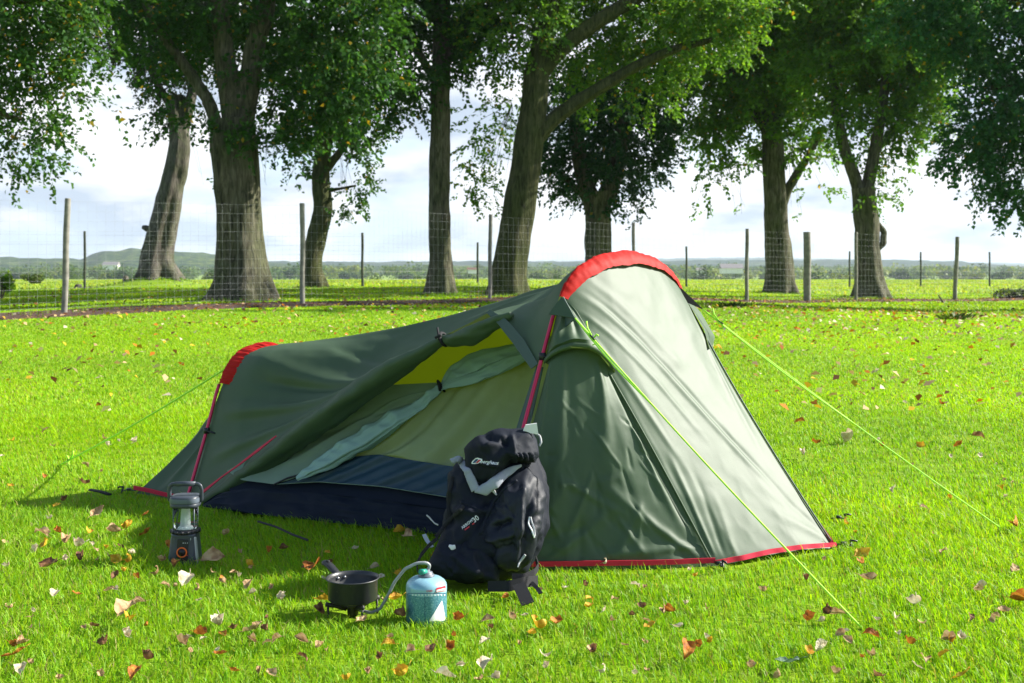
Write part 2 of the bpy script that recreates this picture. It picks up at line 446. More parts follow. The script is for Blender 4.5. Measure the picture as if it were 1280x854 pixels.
def far_tree(px, ytop, d, wpx, base, label, group, name='distant_tree'):
    x = (px - CX) / F * d; z0 = float(ground_z(x, d)) ; ztop = CAM_H + (CY - ytop) / F * d
    h = ztop - z0; rx = wpx / F * d / 2
    t = empty(name, (x, d, z0), label, 'tree', group)
    V, Q, C = far_crown((x, d, z0 + h * 0.56), (rx, rx * 0.9, h * 0.44), 620, max(0.3, rx * 0.16), base)
    me = quadmesh('crown', V, Q); setcol(me, C); link('crown', me, M['leaf'], t, smooth=False)
    MB().tube([(x, d, z0 - 0.3), (x, d, z0 + h * 0.3), (x, d, z0 + h * 0.6)], [rx * 0.09, rx * 0.07, rx * 0.03], 7).build('trunk', M['bark_far'], t)
G1, G2, G3 = (0.036, 0.08, 0.026), (0.062, 0.12, 0.03), (0.11, 0.165, 0.035)
named = [(880, 327, 420, 34, G1, 'tall rounded tree in the far plain right of the tent top'),
         (468, 333, 330, 30, G2, 'round bushy tree in the far field behind the thin dark post'),
         (1185, 331, 700, 26, G1, 'dark lone tree on the far right of the plain'),
         (1130, 334, 640, 40, G1, 'wide dark tree just right of the ivy clad trunk in the distance'),
         (700, 334, 380, 24, G1, 'dark tree in the distance just left of the red tent arch'),
         (90, 327, 420, 26, G2, 'olive tree in the far field right of the tall left fence post')]
for px, yt, d, w, g, lab in named: far_tree(px, yt, d, w, g, lab, None)
for i in range(46):
    px = -60 + i * 31 + RNG.uniform(-12, 12)
    if any(abs(px - q[0]) < 18 for q in named): continue
    d = RNG.uniform(260, 760)
    yt = RNG.uniform(333, 341) + (2 if px > 1150 else 0)
    far_tree(px, yt, d, RNG.uniform(22, 42), [G1, G2, G3][RNG.integers(0, 3)], 'rounded tree in the hazy tree line across the far fields', 'trees in the far fields')
# farm-hedge mass behind those trees: nobody could count it
Vs, Qs, Cs = [], [], []; off = 0
for i in range(430):
    px = RNG.uniform(-120, 1400); d = RNG.uniform(700, 1500); x = (px - CX) / F * d; z0 = float(ground_z(x, d))
    h = RNG.uniform(8, 13); r = RNG.uniform(8, 18)
    V, Q, C = far_crown((x, d, z0 + h * 0.45), (r, r, h * 0.55), 170, 1.9, [G1, G2, G3, G2][RNG.integers(0, 4)])
    Vs.append(V); Qs.append(Q + off); Cs.append(C); off += len(V)
me = quadmesh('far_woodland', np.concatenate(Vs), np.concatenate(Qs)); setcol(me, np.concatenate(Cs))
tag(link('far_woodland', me, M['leaf'], None, False), 'hazy woods and hedges covering the far plain', 'woodland', kind='stuff')
# far farmhouses
M['white_wall'] = simple('white_render', (0.75, 0.74, 0.7), rough=0.8, var=0.04)
M['slate'] = simple('slate_roof', (0.22, 0.2, 0.2), rough=0.7)
M['tile'] = simple('tile_roof', (0.16, 0.075, 0.05), rough=0.8)
def house(px, py, d, w, h, roof, label):
    p = P(px, py, d); t = empty('farmhouse', p, label, 'house')
    MB().box((p[0], d, p[2] + h / 2), (w / 2, w * 0.3, h / 2)).build('wall', M['white_wall'], t, False)
    z = p[2] + h + 0.01; e_ = 0.4; a, b2 = w / 2 + e_, w * 0.3 + e_
    V = [(p[0] - a, d - b2, z), (p[0] + a, d - b2, z), (p[0] + a, d + b2, z), (p[0] - a, d + b2, z), (p[0] - a, d, z + w * 0.22), (p[0] + a, d, z + w * 0.22)]
    MB().add(V, [(0, 1, 5, 4), (2, 3, 4, 5), (0, 4, 3), (1, 2, 5), (0, 3, 2, 1)]).build('roof', roof, t, False)
house(139, 338, 900, 11, 4, M['slate'], 'small white far house below the wooded hill')
house(591, 342, 560, 4.5, 1.8, M['tile'], 'tiny red roofed house far between the two middle tree trunks')
house(914, 342, 560, 10, 2.4, M['slate'], 'long low white farm building beside the tall far tree')
house(877, 344, 500, 4, 2.2, M['slate'], 'small pale far shed left of the tall far tree')

# ------------------------------------------------------------------ fences
def fpt(px, top, base, H=2.0):
    d = H * F / (base - top)
    x = (px - CX) / F * d
    z0 = float(ground_z(x, d))
    return x, d, z0, CAM_H + (CY - top) / F * d
def wires(a, b, H, nh, sp, r, mat, parent):
    A = np.array(a[:2]); B = np.array(b[:2]); L = np.linalg.norm(B - A)
    w = MB()
    n = max(2, int(L / 1.2))
    def pt(t, f):
        q = A + (B - A) * t; z0 = float(ground_z(q[0], q[1])); zt = a[3] + (b[3] - a[3]) * t - 0.03
        return (q[0], q[1], z0 + 0.04 + (zt - z0 - 0.06) * f)
    fr = [0, .05, .1, .16, .22, .29, .37, .46, .55, .64, .73, .82, .91, 1.0] if nh > 8 else np.linspace(0.1, 0.95, nh)
    for f in fr: w.tube([pt(t, f) for t in np.linspace(0, 1, n)], r, 4, caps=False)
    if sp:
        for t in np.arange(sp * 0.6, L, sp) / L: w.tube([pt(t, 0), pt(t, 1)], r, 4, caps=False)
    w.build('wire_mesh', mat, parent)
def post(p, r, mat, parent, lean=0.0):
    x, d, z0, zt = p
    t = np.linspace(0, 1, 9)
    pts = np.stack([x + lean * t + 0.006 * np.sin(t * 9 + x), np.full(9, d), z0 - 0.15 + (zt - z0 + 0.15) * t], 1)
    MB().tube(pts, r * (1 + 0.04 * np.sin(t * 17 + d)), 10).build('post', mat, parent, bevel=0.01)
fl = [(-560, 238, 432, 0.048), (-190, 243, 413, 0.048), (80, 248, 397, 0.052), (378, 254, 384, 0.05), (612, 268, 374, 0.048), (792, 279, 375, 0.047), (933, 286, 380, 0.052), (1009, 290, 379, 0.105),
      (1070, 290, 376, 0.047), (1193, 296, 376, 0.065), (1330, 301, 374, 0.06), (1480, 306, 372, 0.055)]
FP = [fpt(a, t, b) for a, t, b, r in fl]
fe = empty('wire_fence', (FP[2][0], FP[2][1], FP[2][2]), 'tall wire mesh fence on round wooden posts along the edge of the lawn', 'fence')
for k, (p, q) in enumerate(zip(FP, fl)): post(p, q[3], M['post'], fe, lean=[.05, .05, .06, 0, .02, 0, .02, 0, 0, .1, 0, 0][k])
for p, q in zip(FP[:-1], FP[1:]): wires(p, q, 2.0, 14, 0.155, 0.0012, M['wire'], fe)
rl = [(-260, 284, 353), (106, 289, 354), (453, 291, 358), (597, 303, 360), (858, 308, 362), (1062, 314, 362), (1151, 315, 362), (1237, 315, 360), (1340, 316, 360)]
RP = [fpt(a, t, b) for a, t, b in rl]
rf = empty('post_and_wire_fence', RP[3][:3], 'thin dark posts of a second wire fence behind the trunks', 'fence')
for p in RP: post(p, 0.05, M['post_far'], rf)
for p, q in zip(RP[:-1], RP[1:]): wires(p, q, 1.9, 6, 0, 0.003, M['wire'], rf)

# bare soil strip under the fence
def fence_line(x):
    return np.interp(x, [p[0] for p in FP], [p[1] for p in FP])
sx = np.linspace(-14, 21, 220); S = []
jit = vnoise(np.stack([sx * 0.9, sx * 0, sx * 0], -1), 3) * 0.35
for k, t in enumerate(np.linspace(0, 1, 8)):
    yv = fence_line(sx) - 1.15 + .75 * sstep(0, 7, sx) + jit * (1 - t) + (3.2 - 1.7 * sstep(0, 8, sx) + 0.9 * vnoise(np.stack([sx * .7, sx * 0, sx * 0 + 5], -1), 8)) * t
    edge = 0.05 if 0 < k < 7 else -0.03
    S.append(np.stack([sx, yv, ground_z(sx, yv) + edge], -1))
S = np.stack(S)
def soil_material():
    m, nt, b = new_mat('leafy_soil'); v = coords(nt)
    f = noise(nt, v, 9, 8, 0.75)
    nt.links.new(ramp(nt, f, [(0.3, (0.018, 0.011, 0.008)), (0.5, (0.06, 0.03, 0.018)), (0.62, (0.13, 0.06, 0.03)), (0.74, (0.26, 0.16, 0.08))]), b.inputs['Base Color'])
    b.inputs['Roughness'].default_value = 0.95; bump(nt, b, f, 0.8, 0.05); return m
g_ = MB().grid(S); tag(g_.build('soil_strip', soil_material()), 'strip of brown soil and leaf litter along the fence', 'soil', kind='structure')
SOIL = S
# ------------------------------------------------------------------ trees
def bark_material(name, c0, c1, c2):
    m, nt, b = new_mat(name)
    v = coords(nt, 'Object', (1, 1, 0.16)); v2 = coords(nt)
    f = noise(nt, v, 14, 7, 0.65, 0.8); g = noise(nt, v2, 1.6, 4)
    ca = ramp(nt, f, [(0.32, c0), (0.5, c1), (0.7, c2)])
    cb = ramp(nt, g, [(0.4, (0.75, 0.85, 0.6)), (0.65, (1.1, 1.05, 1.05))])
    mul = nd(nt, 'ShaderNodeMix', data_type='RGBA', blend_type='MULTIPLY'); mul.inputs['Factor'].default_value = 1
    nt.links.new(ca, mul.inputs['A']); nt.links.new(cb, mul.inputs['B']); nt.links.new(mul.outputs['Result'], b.inputs['Base Color'])
    b.inputs['Roughness'].default_value = 0.9; b.inputs['Specular IOR Level'].default_value = 0.2
    bump(nt, b, f, 0.9, 0.06); return m
M['bark'] = bark_material('lime_bark', (0.026, 0.025, 0.017), (0.09, 0.084, 0.062), (0.175, 0.163, 0.125))
M['bark_grey'] = bark_material('grey_bark', (0.03, 0.027, 0.025), (0.10, 0.09, 0.082), (0.18, 0.165, 0.15))
M['bark_mossy'] = bark_material('mossy_bark', (0.02, 0.022, 0.01), (0.06, 0.064, 0.028), (0.11, 0.11, 0.055))

def trunk_part(name, chain, d, mat, parent, flare=0.0, lobes=5, seed=0, ground=None, dd=0.0, flute=0.06):
    """chain: (px, py, width_px) bottom to top at distance d (dd: how far it leans away towards the top)"""
    q = np.array(chain, float); n = 46
    if ground is not None and flare: q[0, 1] = q[0, 1]
    q = resample(q, n, 3)
    dz = np.linspace(0, dd, n)
    pts = np.array([P(a, b, d + k) for (a, b, w), k in zip(q, dz)]); rad = 0.88 * q[:, 2] / 2 / F * (d + dz)
    if ground is not None: 
        h = pts[:, 2] - pts[0, 2]; rad = rad + flare * np.exp(-h / 0.42)
        pts[0, 2] -= 0.25
    segs = 40
    th = np.linspace(0, 2 * np.pi, segs, endpoint=False)
    T = np.gradient(pts, axis=0); T /= np.linalg.norm(T, axis=1)[:, None]
    V = []
    rs = np.random.default_rng(seed); ph = rs.random(4) * 6.28
    h = np.linalg.norm(pts - pts[0], axis=1)
    for i in range(n):
        a = np.cross(T[i], [0, 1, 0]); a /= np.linalg.norm(a); b = np.cross(a, T[i])
        lob = 1 + flute * np.sin(lobes * th + ph[0] + 0.25 * h[i]) + flute * 0.6 * np.sin((lobes + 3) * th + ph[1])
        if ground is not None: lob = lob + 0.34 * math.exp(-h[i] / 0.38) * np.sin((lobes + 1) * th + ph[2])
        ring = pts[i] + rad[i] * lob[:, None] * (np.cos(th)[:, None] * a + np.sin(th)[:, None] * b)
        V.append(ring)
    V = np.array(V)
    sc = rad.mean()
    N = V - pts[:, None]; N /= np.linalg.norm(N, axis=2)[..., None]
    V = V + N * (sc * 0.10 * fbm(V / (sc * 0.9) * [1, 1, 0.45], 3, seed))[..., None]
    idx = np.arange(n * segs).reshape(n, segs); nx = np.roll(idx, -1, 1)
    Q = np.stack([idx[:-1], nx[:-1], nx[1:], idx[1:]], -1).reshape(-1, 4)
    return link(name, quadmesh(name, V.reshape(-1, 3), Q), mat, parent)

def crown(parent, masses, d, base, size=0.13, dens=330, yellow=0.015, seed=0, upper=None, gap=0.0, name='crown', droop=0.7):
    """masses: (px, py, rx_px, ry_px, density factor[, depth offset]) -> sprays of leaves"""
    Vs, Qs, Cs = [], [], []; off = 0
    def spray_set(cen, rad, count, lsz, gapv, sz=0.5):
        nonlocal off
        if count < 1: return
        u = rand_unit(count) * (RNG.random((count, 1)) ** (1 / 2.4))
        c = cen + u * rad
        nz = vnoise(c / (0.75 if lsz < 0.2 else 1.6), seed)
        keep = nz > gapv - 0.45 * (1 - np.linalg.norm(u, axis=1))
        c, u = c[keep], u[keep]; k = len(c)
        if not k: return
        # twig directions: outwards and drooping
        t = u * np.array([1, 1, 0.5]) + rand_unit(k) * 0.6; t[:, 2] -= droop * RNG.random(k)
        t /= np.linalg.norm(t, axis=1)[:, None]
        nl = 13
        pn = rand_unit(k) * 0.55 + np.array([0, 0, 1.0]); pn -= t * np.sum(pn * t, 1)[:, None]; pn /= np.linalg.norm(pn, axis=1)[:, None]
        side = np.cross(t, pn)
        s = np.linspace(0.08, 1, nl)[None, :, None] * sz * (0.6 + 0.8 * RNG.random((k, 1, 1)))
        alt = np.where(np.arange(nl) % 2 == 0, 1.0, -1.0)[None, :, None]
        C = c[:, None] + t[:, None] * s + side[:, None] * alt * lsz * 0.45 - np.array([0, 0, 1]) * (s / sz) ** 2 * 0.12 * sz
        C = C + RNG.normal(0, lsz * 0.22, C.shape)
        A = t[:, None] * 0.7 + side[:, None] * alt * 0.8 + RNG.normal(0, .3, C.shape) - np.array([0, 0, .35])
        N = pn[:, None] + RNG.normal(0, 0.5, C.shape)
        C, A, N = C.reshape(-1, 3), A.reshape(-1, 3), N.reshape(-1, 3); N /= np.linalg.norm(N, axis=1)[:, None]
        L = len(C)
        V, Q = leaf_quads(C, N, A, lsz * (0.65 + 0.7 * RNG.random(L)), 0.72)
        col = green_cols(L, base, 0.22, yellow)
        Vs.append(V); Qs.append(Q + off); Cs.append(np.repeat(col, 4, 0)); off += len(V)
    for mss in masses:
        px, py, rx, ry, df = mss[:5]; do = mss[5] if len(mss) > 5 else 0.0
        D = d + do
        cen = P(px, py, D); rad = np.array([rx / F * D, max(0.7, 0.9 * (rx + ry) / 2 / F * D), ry / F * D])
        vol = 4.19 * rad.prod()
        spray_set(cen, rad, int(dens * vol * df / 13), size, gap - 0.25 * (df - 1) - 0.1)
    if upper:
        for (c, r, df) in upper:
            vol = 4.19 * np.prod(r); spray_set(np.array(c), np.array(r), int(6.0 * vol * df / 13), 0.42, -0.1, 0.9)
    me = quadmesh(name, np.concatenate(Vs), np.concatenate(Qs)); setcol(me, np.concatenate(Cs))
    return link(name, me, M['leaf'], parent, False)

def big_tree(px, py, d, label, trunk, limbs, masses, base=(0.03, 0.065, 0.018), mat='bark', flare=0.15, lobes=5, seed=0, size=0.13, yellow=0.012, up_r=5.0, up=True, dd=0.0, flute=0.06, dens=400, name='tree', updf=2.0):
    x = (px - CX) / F * d; z0 = float(ground_z(x, d))
    t = empty(name, (x, d, z0), label, 'tree')
    tr = [tuple(c) for c in trunk]
    yb = CY + (CAM_H - z0) / F * d * 0 + (CAM_H - z0) * F / d   # pixel row of the ground here
    tr[0] = (tr[0][0], yb, tr[0][2])
    trunk_part('trunk', tr, d, M[mat], t, flare, lobes, seed, ground=True, dd=dd, flute=flute)
    for k, lb in enumerate(limbs):
        ddl = lb[1] if len(lb) > 1 and not isinstance(lb[1], tuple) else 0.0
        ch = lb[0] if ddl or (len(lb) == 2 and isinstance(lb[0], list)) else lb
        trunk_part('limb', ch, d + 0.0, M[mat], t, seed=seed + k + 3, dd=ddl)
    upper = []
    if up:
        tx = (tr[-1][0] - CX) / F * d
        for a, b, c_, r in ((0, 0, 10.5, 1.0), (-2.2, -1.2, 9.2, 0.75), (2.4, .8, 9.4, 0.75), (0.4, -1.6, 13.0, 0.8), (-.8, 1.5, 12.6, .7)):
            upper.append(((tx + a, d + b, c_ + max(0.0, 0.2224 * d + 0.95 + 4.2 - 10.5)), np.array([up_r * .8, up_r * .8, up_r * .62]) * r, updf))
    crown(t, masses, d, base, size, dens, yellow, seed, upper)
    # thin twigs carrying the outlying sprays
    big = [m for m in masses if m[2] * m[3] > 1800]
    for m in masses:
        if m[2] * m[3] > 1800 or not big: continue
        b = min(big, key=lambda q: (q[0] - m[0]) ** 2 + 1.5 * (q[1] - m[1]) ** 2)
        p0 = P(b[0], b[1], d + (b[5] if len(b) > 5 else 0)); p1 = P(m[0], m[1], d + (m[5] if len(m) > 5 else 0)); r0 = 0.008 * d / 30
        tw = MB()
        for k in range(3):
            e_ = p1 + RNG.normal(0, 1, 3) * np.array([m[2] / F * d, .4, m[3] / F * d]) * .6
            md = p0 * .45 + e_ * .55 + np.array([0, 0, .35]) + RNG.normal(0, .2, 3)
            tw.tube(resample([p0, md, e_], 12, 1), np.linspace(r0, r0 * .25, 12), 5)
        tw.build('twig', M['bark_far'], t)
    return t
DK, MD, BL = (0.027, 0.092, 0.018), (0.078, 0.195, 0.026), (0.028, 0.110, 0.038)
# leaning grey trunk on its mound, far left
big_tree(195, 347, T1Y, 'leaning grey trunked tree on a grassy mound at the left', [(198, 347, 46), (196, 325, 42), (203, 290, 40), (212, 250, 36), (222, 210, 32), (226, 175, 29), (218, 120, 24)],
         [[(204, 300, 20), (192, 290, 12), (182, 285, 8), (178, 284, 5)], [(224, 180, 18), (212, 130, 12), (190, 95, 7)], [(226, 170, 20), (240, 120, 14), (252, 70, 9)]],
         [(200, 92, 52, 34, .55), (180, 110, 26, 24, .35), (225, 130, 34, 30, .6), (215, 160, 22, 16, .4), (240, 60, 70, 40, .7), (170, 50, 60, 34, .7), (160, 5, 80, 34, 1), (260, 0, 90, 40, 1)], base=(0.024, 0.045, 0.022), mat='bark_grey', flare=0.26, seed=2, size=0.15, up_r=4.0)
# massive fluted trunk
big_tree(300, 378, 26.0, 'massive fluted grey trunk with leafy shoots, left of centre', [(302, 378, 66), (300, 340, 64), (298, 300, 60), (297, 260, 60), (294, 215, 63), (290, 180, 62), (288, 150, 56)],
         [[(272, 160, 18), (262, 128, 17), (240, 95, 15), (215, 60, 13), (190, 25, 11), (175, -10, 9)], [(296, 170, 36), (288, 120, 32), (280, 60, 28), (274, 0, 24), (270, -60, 20)], [(300, 165, 36), (310, 110, 32), (320, 50, 28), (334, 0, 24), (345, -60, 20)]],
         [(245, 40, 95, 55, .9, 1.6), (340, 50, 95, 60, .9, 1.6), (425, 70, 85, 80, 1.1), (190, 30, 70, 45, .9), (235, 110, 62, 45, .6, 1.3), (345, 120, 70, 60, 1.1), (410, 135, 60, 50, 1),
          (330, 180, 42, 40, 1.1, -.5), (365, 190, 34, 26, .9), (240, 160, 38, 24, .8), (215, 140, 32, 24, .5), (250, 222, 13, 18, .7), (300, 140, 60, 30, .8, -.6), (286, 160, 20, 20, .7, -.6), (330, 225, 10, 14, .5), (160, 15, 70, 36, 1), (300, 0, 120, 40, 1.1), (430, 5, 90, 40, 1.1)],
         base=DK, mat='bark', flare=0.38, lobes=5, seed=4, size=0.115, yellow=0.02, flute=0.09)
# tree behind it with the kinked trunk
big_tree(397, 358, 45.0, 'tree with a curved dark trunk just right of the massive trunk', [(394, 358, 28), (388, 335, 27), (396, 295, 26), (404, 260, 26), (400, 230, 24), (402, 200, 23), (406, 160, 22), (410, 90, 20)],
         [[(404, 215, 14), (425, 190, 10), (445, 165, 7)], [(402, 240, 7), (425, 236, 4), (445, 232, 3)]],
         [(420, 150, 70, 50, .6), (455, 110, 60, 60, .7), (440, 195, 42, 24, .5), (440, 232, 32, 22, .5), (428, 264, 30, 15, .5), (465, 175, 20, 20, .35), (375, 170, 36, 40, .8), (370, 210, 22, 26, .5), (400, 60, 80, 60, .9)],
         base=(0.03, 0.09, 0.02), mat='bark_mossy', flare=0.12, seed=6, size=0.15, yellow=0.03)
# straight trunk
big_tree(552, 370, 33.0, 'straight ridged trunk standing left of the two stemmed tree', [(552, 370, 36), (551, 340, 32), (549, 290, 29), (549, 220, 28), (550, 140, 27), (551, 70, 26), (552, 0, 24)],
         [[(553, 80, 14), (580, 40, 11), (610, 10, 9)], [(549, 110, 12), (520, 60, 10), (490, 20, 8)]],
         [(500, 40, 75, 55, 1.1), (545, 40, 85, 45, 1.1), (480, 105, 52, 50, 1), (505, 150, 34, 26, .6), (515, 110, 38, 40, .8), (480, 0, 90, 40, 1.1), (590, 0, 90, 40, 1.1), (560, 90, 34, 22, .9, -.8), (600, 50, 50, 50, .9), (530, 85, 50, 26, 1, -.7)],
         base=DK, mat='bark', flare=0.14, lobes=6, seed=8, size=0.125, flute=0.05)
# leaning forked tree
big_tree(642, 370, 32.0, 'leaning smooth forked trunk rising above the sloping tent ridge', [(634, 370, 50), (636, 340, 46), (645, 290, 44), (653, 240, 43), (660, 190, 41), (667, 140, 36), (671, 90, 32), (682, 40, 28), (690, -10, 25), (696, -60, 22)],
         [[(664, 178, 26), (690, 150, 21), (720, 128, 19), (750, 110, 17), (790, 85, 15), (840, 62, 12), (890, 50, 8)], [(668, 100, 26), (690, 70, 24), (720, 45, 22), (750, 24, 21), (785, 4, 19), (830, -25, 16)]],
         [(640, 40, 70, 55, .9), (760, 50, 95, 55, .9, 2.5), (850, 50, 90, 48, 1.0, 1.5), (720, 110, 52, 34, .55, 2.2), (800, 110, 60, 34, .8, 1.5), (900, 30, 60, 45, 1), (640, 130, 42, 44, .4, 4), (600, 170, 38, 46, .5, 5), (592, 235, 30, 34, .5, 5), (620, 215, 26, 44, .45, 5), (612, 262, 14, 20, .35, 5), (850, 20, 80, 30, 1), (735, 15, 60, 30, .9, 2.2), (640, -5, 90, 40, 1.1), (780, -10, 120, 40, 1.0, 2.5), (900, 0, 90, 40, 1.1)],
         base=MD, mat='bark_mossy', flare=0.16, lobes=4, updf=1.0, seed=10, size=0.12, yellow=0.03, flute=0.04)
# ivy-dark bushy tree behind the tent top
big_tree(748, 356, 42.0, 'dark bushy tree directly behind the red arch of the tent', [(748, 356, 38), (748, 320, 35), (748, 285, 34), (747, 262, 37), (745, 240, 42)],
         [[(738, 250, 26), (728, 215, 24), (722, 180, 21), (718, 130, 18), (716, 80, 15)], [(757, 250, 26), (768, 215, 24), (776, 180, 22), (784, 130, 18), (790, 80, 14)], [(700, 215, 8), (722, 238, 10), (742, 255, 12)]],
         [(752, 160, 95, 60, 1), (735, 215, 62, 40, .8), (790, 205, 52, 44, .85), (705, 190, 36, 36, .6), (690, 235, 18, 16, .4), (752, 245, 52, 18, .9), (800, 268, 13, 22, .35), (825, 180, 30, 34, .6), (760, 100, 95, 50, .9), (820, 100, 50, 44, .7), (720, 250, 22, 16, .6)],
         base=(0.022, 0.072, 0.032), mat='bark', flare=0.1, seed=12, size=0.14, yellow=0.004)
# two trees on the right
big_tree(975, 360, 44.0, 'thick dark trunk with one rising side limb, right of the tent', [(976, 360, 40), (974, 330, 37), (971, 290, 34), (969, 250, 33), (967, 200, 32), (964, 150, 28), (960, 90, 22)],
         [[(976, 262, 14), (984, 238, 13), (996, 218, 12), (1010, 195, 9), (1030, 160, 6)], [(962, 170, 14), (935, 130, 11), (910, 80, 8)]],
         [(930, 90, 85, 70, 1), (1000, 80, 85, 65, 1), (900, 170, 48, 44, .7), (940, 175, 44, 40, .85), (990, 165, 56, 40, .9), (878, 215, 24, 24, .4), (880, 255, 18, 18, .4), (905, 230, 22, 26, .35), (936, 262, 12, 16, .4), (1012, 205, 20, 16, .6), (870, 110, 50, 60, .9), (1035, 205, 30, 18, .4), (1030, 238, 28, 12, .35), (998, 268, 8, 8, .4), (930, 10, 110, 50, 1.1), (1030, 10, 90, 50, 1.1)],
         base=MD, mat='bark', flare=0.15, updf=1.0, seed=14, size=0.15, yellow=0.02)
big_tree(1090, 372, 39.0, 'ivy clad trunk forking into two stems at the right', [(1088, 372, 40), (1086, 345, 36), (1084, 310, 33), (1084, 280, 32), (1081, 255, 32), (1079, 235, 33)],
         [[(1075, 245, 18), (1066, 215, 17), (1056, 190, 15), (1045, 140, 13), (1040, 80, 11)], [(1083, 245, 18), (1089, 210, 17), (1095, 180, 15), (1105, 120, 13), (1110, 60, 11)], [(1096, 312, 8), (1104, 305, 9), (1105, 290, 8), (1098, 280, 7)]],
         [(1080, 70, 100, 75, 1), (1150, 80, 80, 70, .9), (1060, 150, 70, 46, .9), (1120, 155, 56, 42, .9), (1155, 140, 40, 36, .7), (1110, 205, 36, 30, .5), (1130, 235, 30, 16, .4), (1083, 238, 22, 32, 1, -.7), (1045, 195, 24, 18, .5), (1180, 60, 60, 60, .9), (1090, 60, 120, 40, .9), (1090, 0, 130, 44, 1.1), (1190, 10, 80, 44, 1)],
         base=MD, mat='bark', flare=0.2, updf=1.0, seed=16, size=0.135, yellow=0.02)
# crowns hanging in from trees whose trunks stand outside the picture
big_tree(-190, 400, 20.0, 'leafy branches hanging in from a tree at the far left edge', [(-190, 400, 60), (-190, 330, 54), (-185, 200, 50), (-180, 60, 46), (-175, -80, 40)],
         [[(-182, 90, 26), (-120, 50, 20), (-60, 20, 14), (20, 0, 10), (80, 5, 6)], [(-184, 150, 20), (-110, 130, 15), (-40, 130, 10), (30, 150, 5)]],
         [(15, 40, 115, 75, 1), (90, 40, 60, 55, .9), (40, 120, 70, 55, .85), (95, 105, 42, 40, .6), (10, 180, 62, 42, .8), (50, 178, 40, 28, .5), (8, 225, 28, 24, .6), (60, 205, 20, 22, .35), (-70, 100, 80, 100, 1), (120, 60, 26, 34, .6), (135, 130, 14, 12, .3), (60, 0, 120, 45, 1.1)],
         base=(0.034, 0.102, 0.020), mat='bark', seed=18, size=0.09, yellow=0.025, up_r=4.0, dens=900)
big_tree(1480, 380, 29.0, 'dense leafy branches hanging in from a tree at the right edge', [(1480, 380, 60), (1480, 320, 52), (1475, 220, 48), (1470, 100, 44), (1460, -40, 40)],
         [[(1475, 160, 24), (1400, 120, 18), (1320, 100, 12), (1240, 110, 7)], [(1472, 80, 22), (1380, 30, 16), (1290, 0, 11), (1200, -10, 7)]],
         [(1245, 160, 72, 60, 1), (1285, 215, 60, 46, 1), (1215, 180, 50, 36, .9), (1262, 262, 26, 22, .6), (1240, 250, 20, 12, .4), (1190, 190, 26, 26, .5), (1220, 70, 70, 56, .8), (1270, 60, 70, 60, 1), (1340, 150, 80, 110, 1), (1160, 30, 80, 36, .8), (1255, 235, 40, 30, .9), (1230, 0, 110, 50, 1.1)],
         base=BL, mat='bark', updf=1.0, seed=20, size=0.12, yellow=0.01, up_r=4.5, dens=650)

# small growth beyond the fence
def bush(px, py, d, rx, rz, label, base, name='bush', size=0.12, nl=700):
    x = (px - CX) / F * d; z0 = float(ground_z(x, d)); t = empty(name, (x, d, z0), label, 'bush')
    V, Q, C = far_crown((x, d, z0 + rz), (rx, rx, rz), nl, size, base)
    me = quadmesh('foliage', V, Q); setcol(me, C); link('foliage', me, M['leaf'], t, False)
    sb = MB()
    for k in range(6):
        a = k * 1.05; sb.tube([(x, d, z0 - .05), (x + math.cos(a) * rx * .3, d + math.sin(a) * rx * .3, z0 + rz), (x + math.cos(a) * rx * .6, d + math.sin(a) * rx * .6, z0 + rz * 1.6)], [.02, .012, .006], 5)
    sb.build('stem', M['bark_far'], t)
bush(2, 360, 33, 0.42, 0.38, 'bright green broad leaved bush at the left edge behind the fence', (0.10, 0.22, 0.02), size=0.16, nl=260)
bush(42, 352, 60, 0.7, 0.32, 'low grey green bush in the meadow right of the bright bush', (0.07, 0.12, 0.04))
bush(1262, 366, 40, 0.9, 0.28, 'low leafy shoots beside the stump at the right edge', (0.06, 0.11, 0.03), size=0.14, nl=240)
def stump(px, py, d, r, h, label):
    x = (px - CX) / F * d; z0 = float(ground_z(x, d)); t = MB()
    t.lathe([(r * 1.5, -.1), (r * 1.15, h * .2), (r, h * .6), (r * .85, h), (r * .4, h * 1.08), (0.001, h * 1.0)], 14, (x, d, z0))
    o = t.build('tree_stump', M['bark_grey']); tag(o, label, 'stump')
stump(157, 350, 50, 0.13, 0.42, 'small upright grey stump left of the leaning trunk')
stump(98, 353, 48, 0.14, 0.16, 'low dark stump near the thin left post')
stump(1279, 368, 40, 0.3, 0.3, 'dark stump at the right edge beyond the fence')
def stick(pxs, d, r, label):
    pts = []
    for a, b in pxs: pts.append(P(a, b, d))
    z0 = float(ground_z(pts[0][0], d)); dz = z0 - pts[0][2]; pts = [p + np.array([0, 0, dz]) for p in pts]
    tag(MB().tube(pts, np.linspace(r, r * .5, len(pts)), 6).build('fallen_branch', M['bark_far']), label, 'branch')
stick([(1180, 376), (1176, 370), (1173, 365)], 33.5, 0.03, 'short dark stick leaning up beside the right hand fence post')
stick([(893, 374), (896, 366), (903, 361)], 34, 0.014, 'thin bent twig standing behind the wire right of the tent')
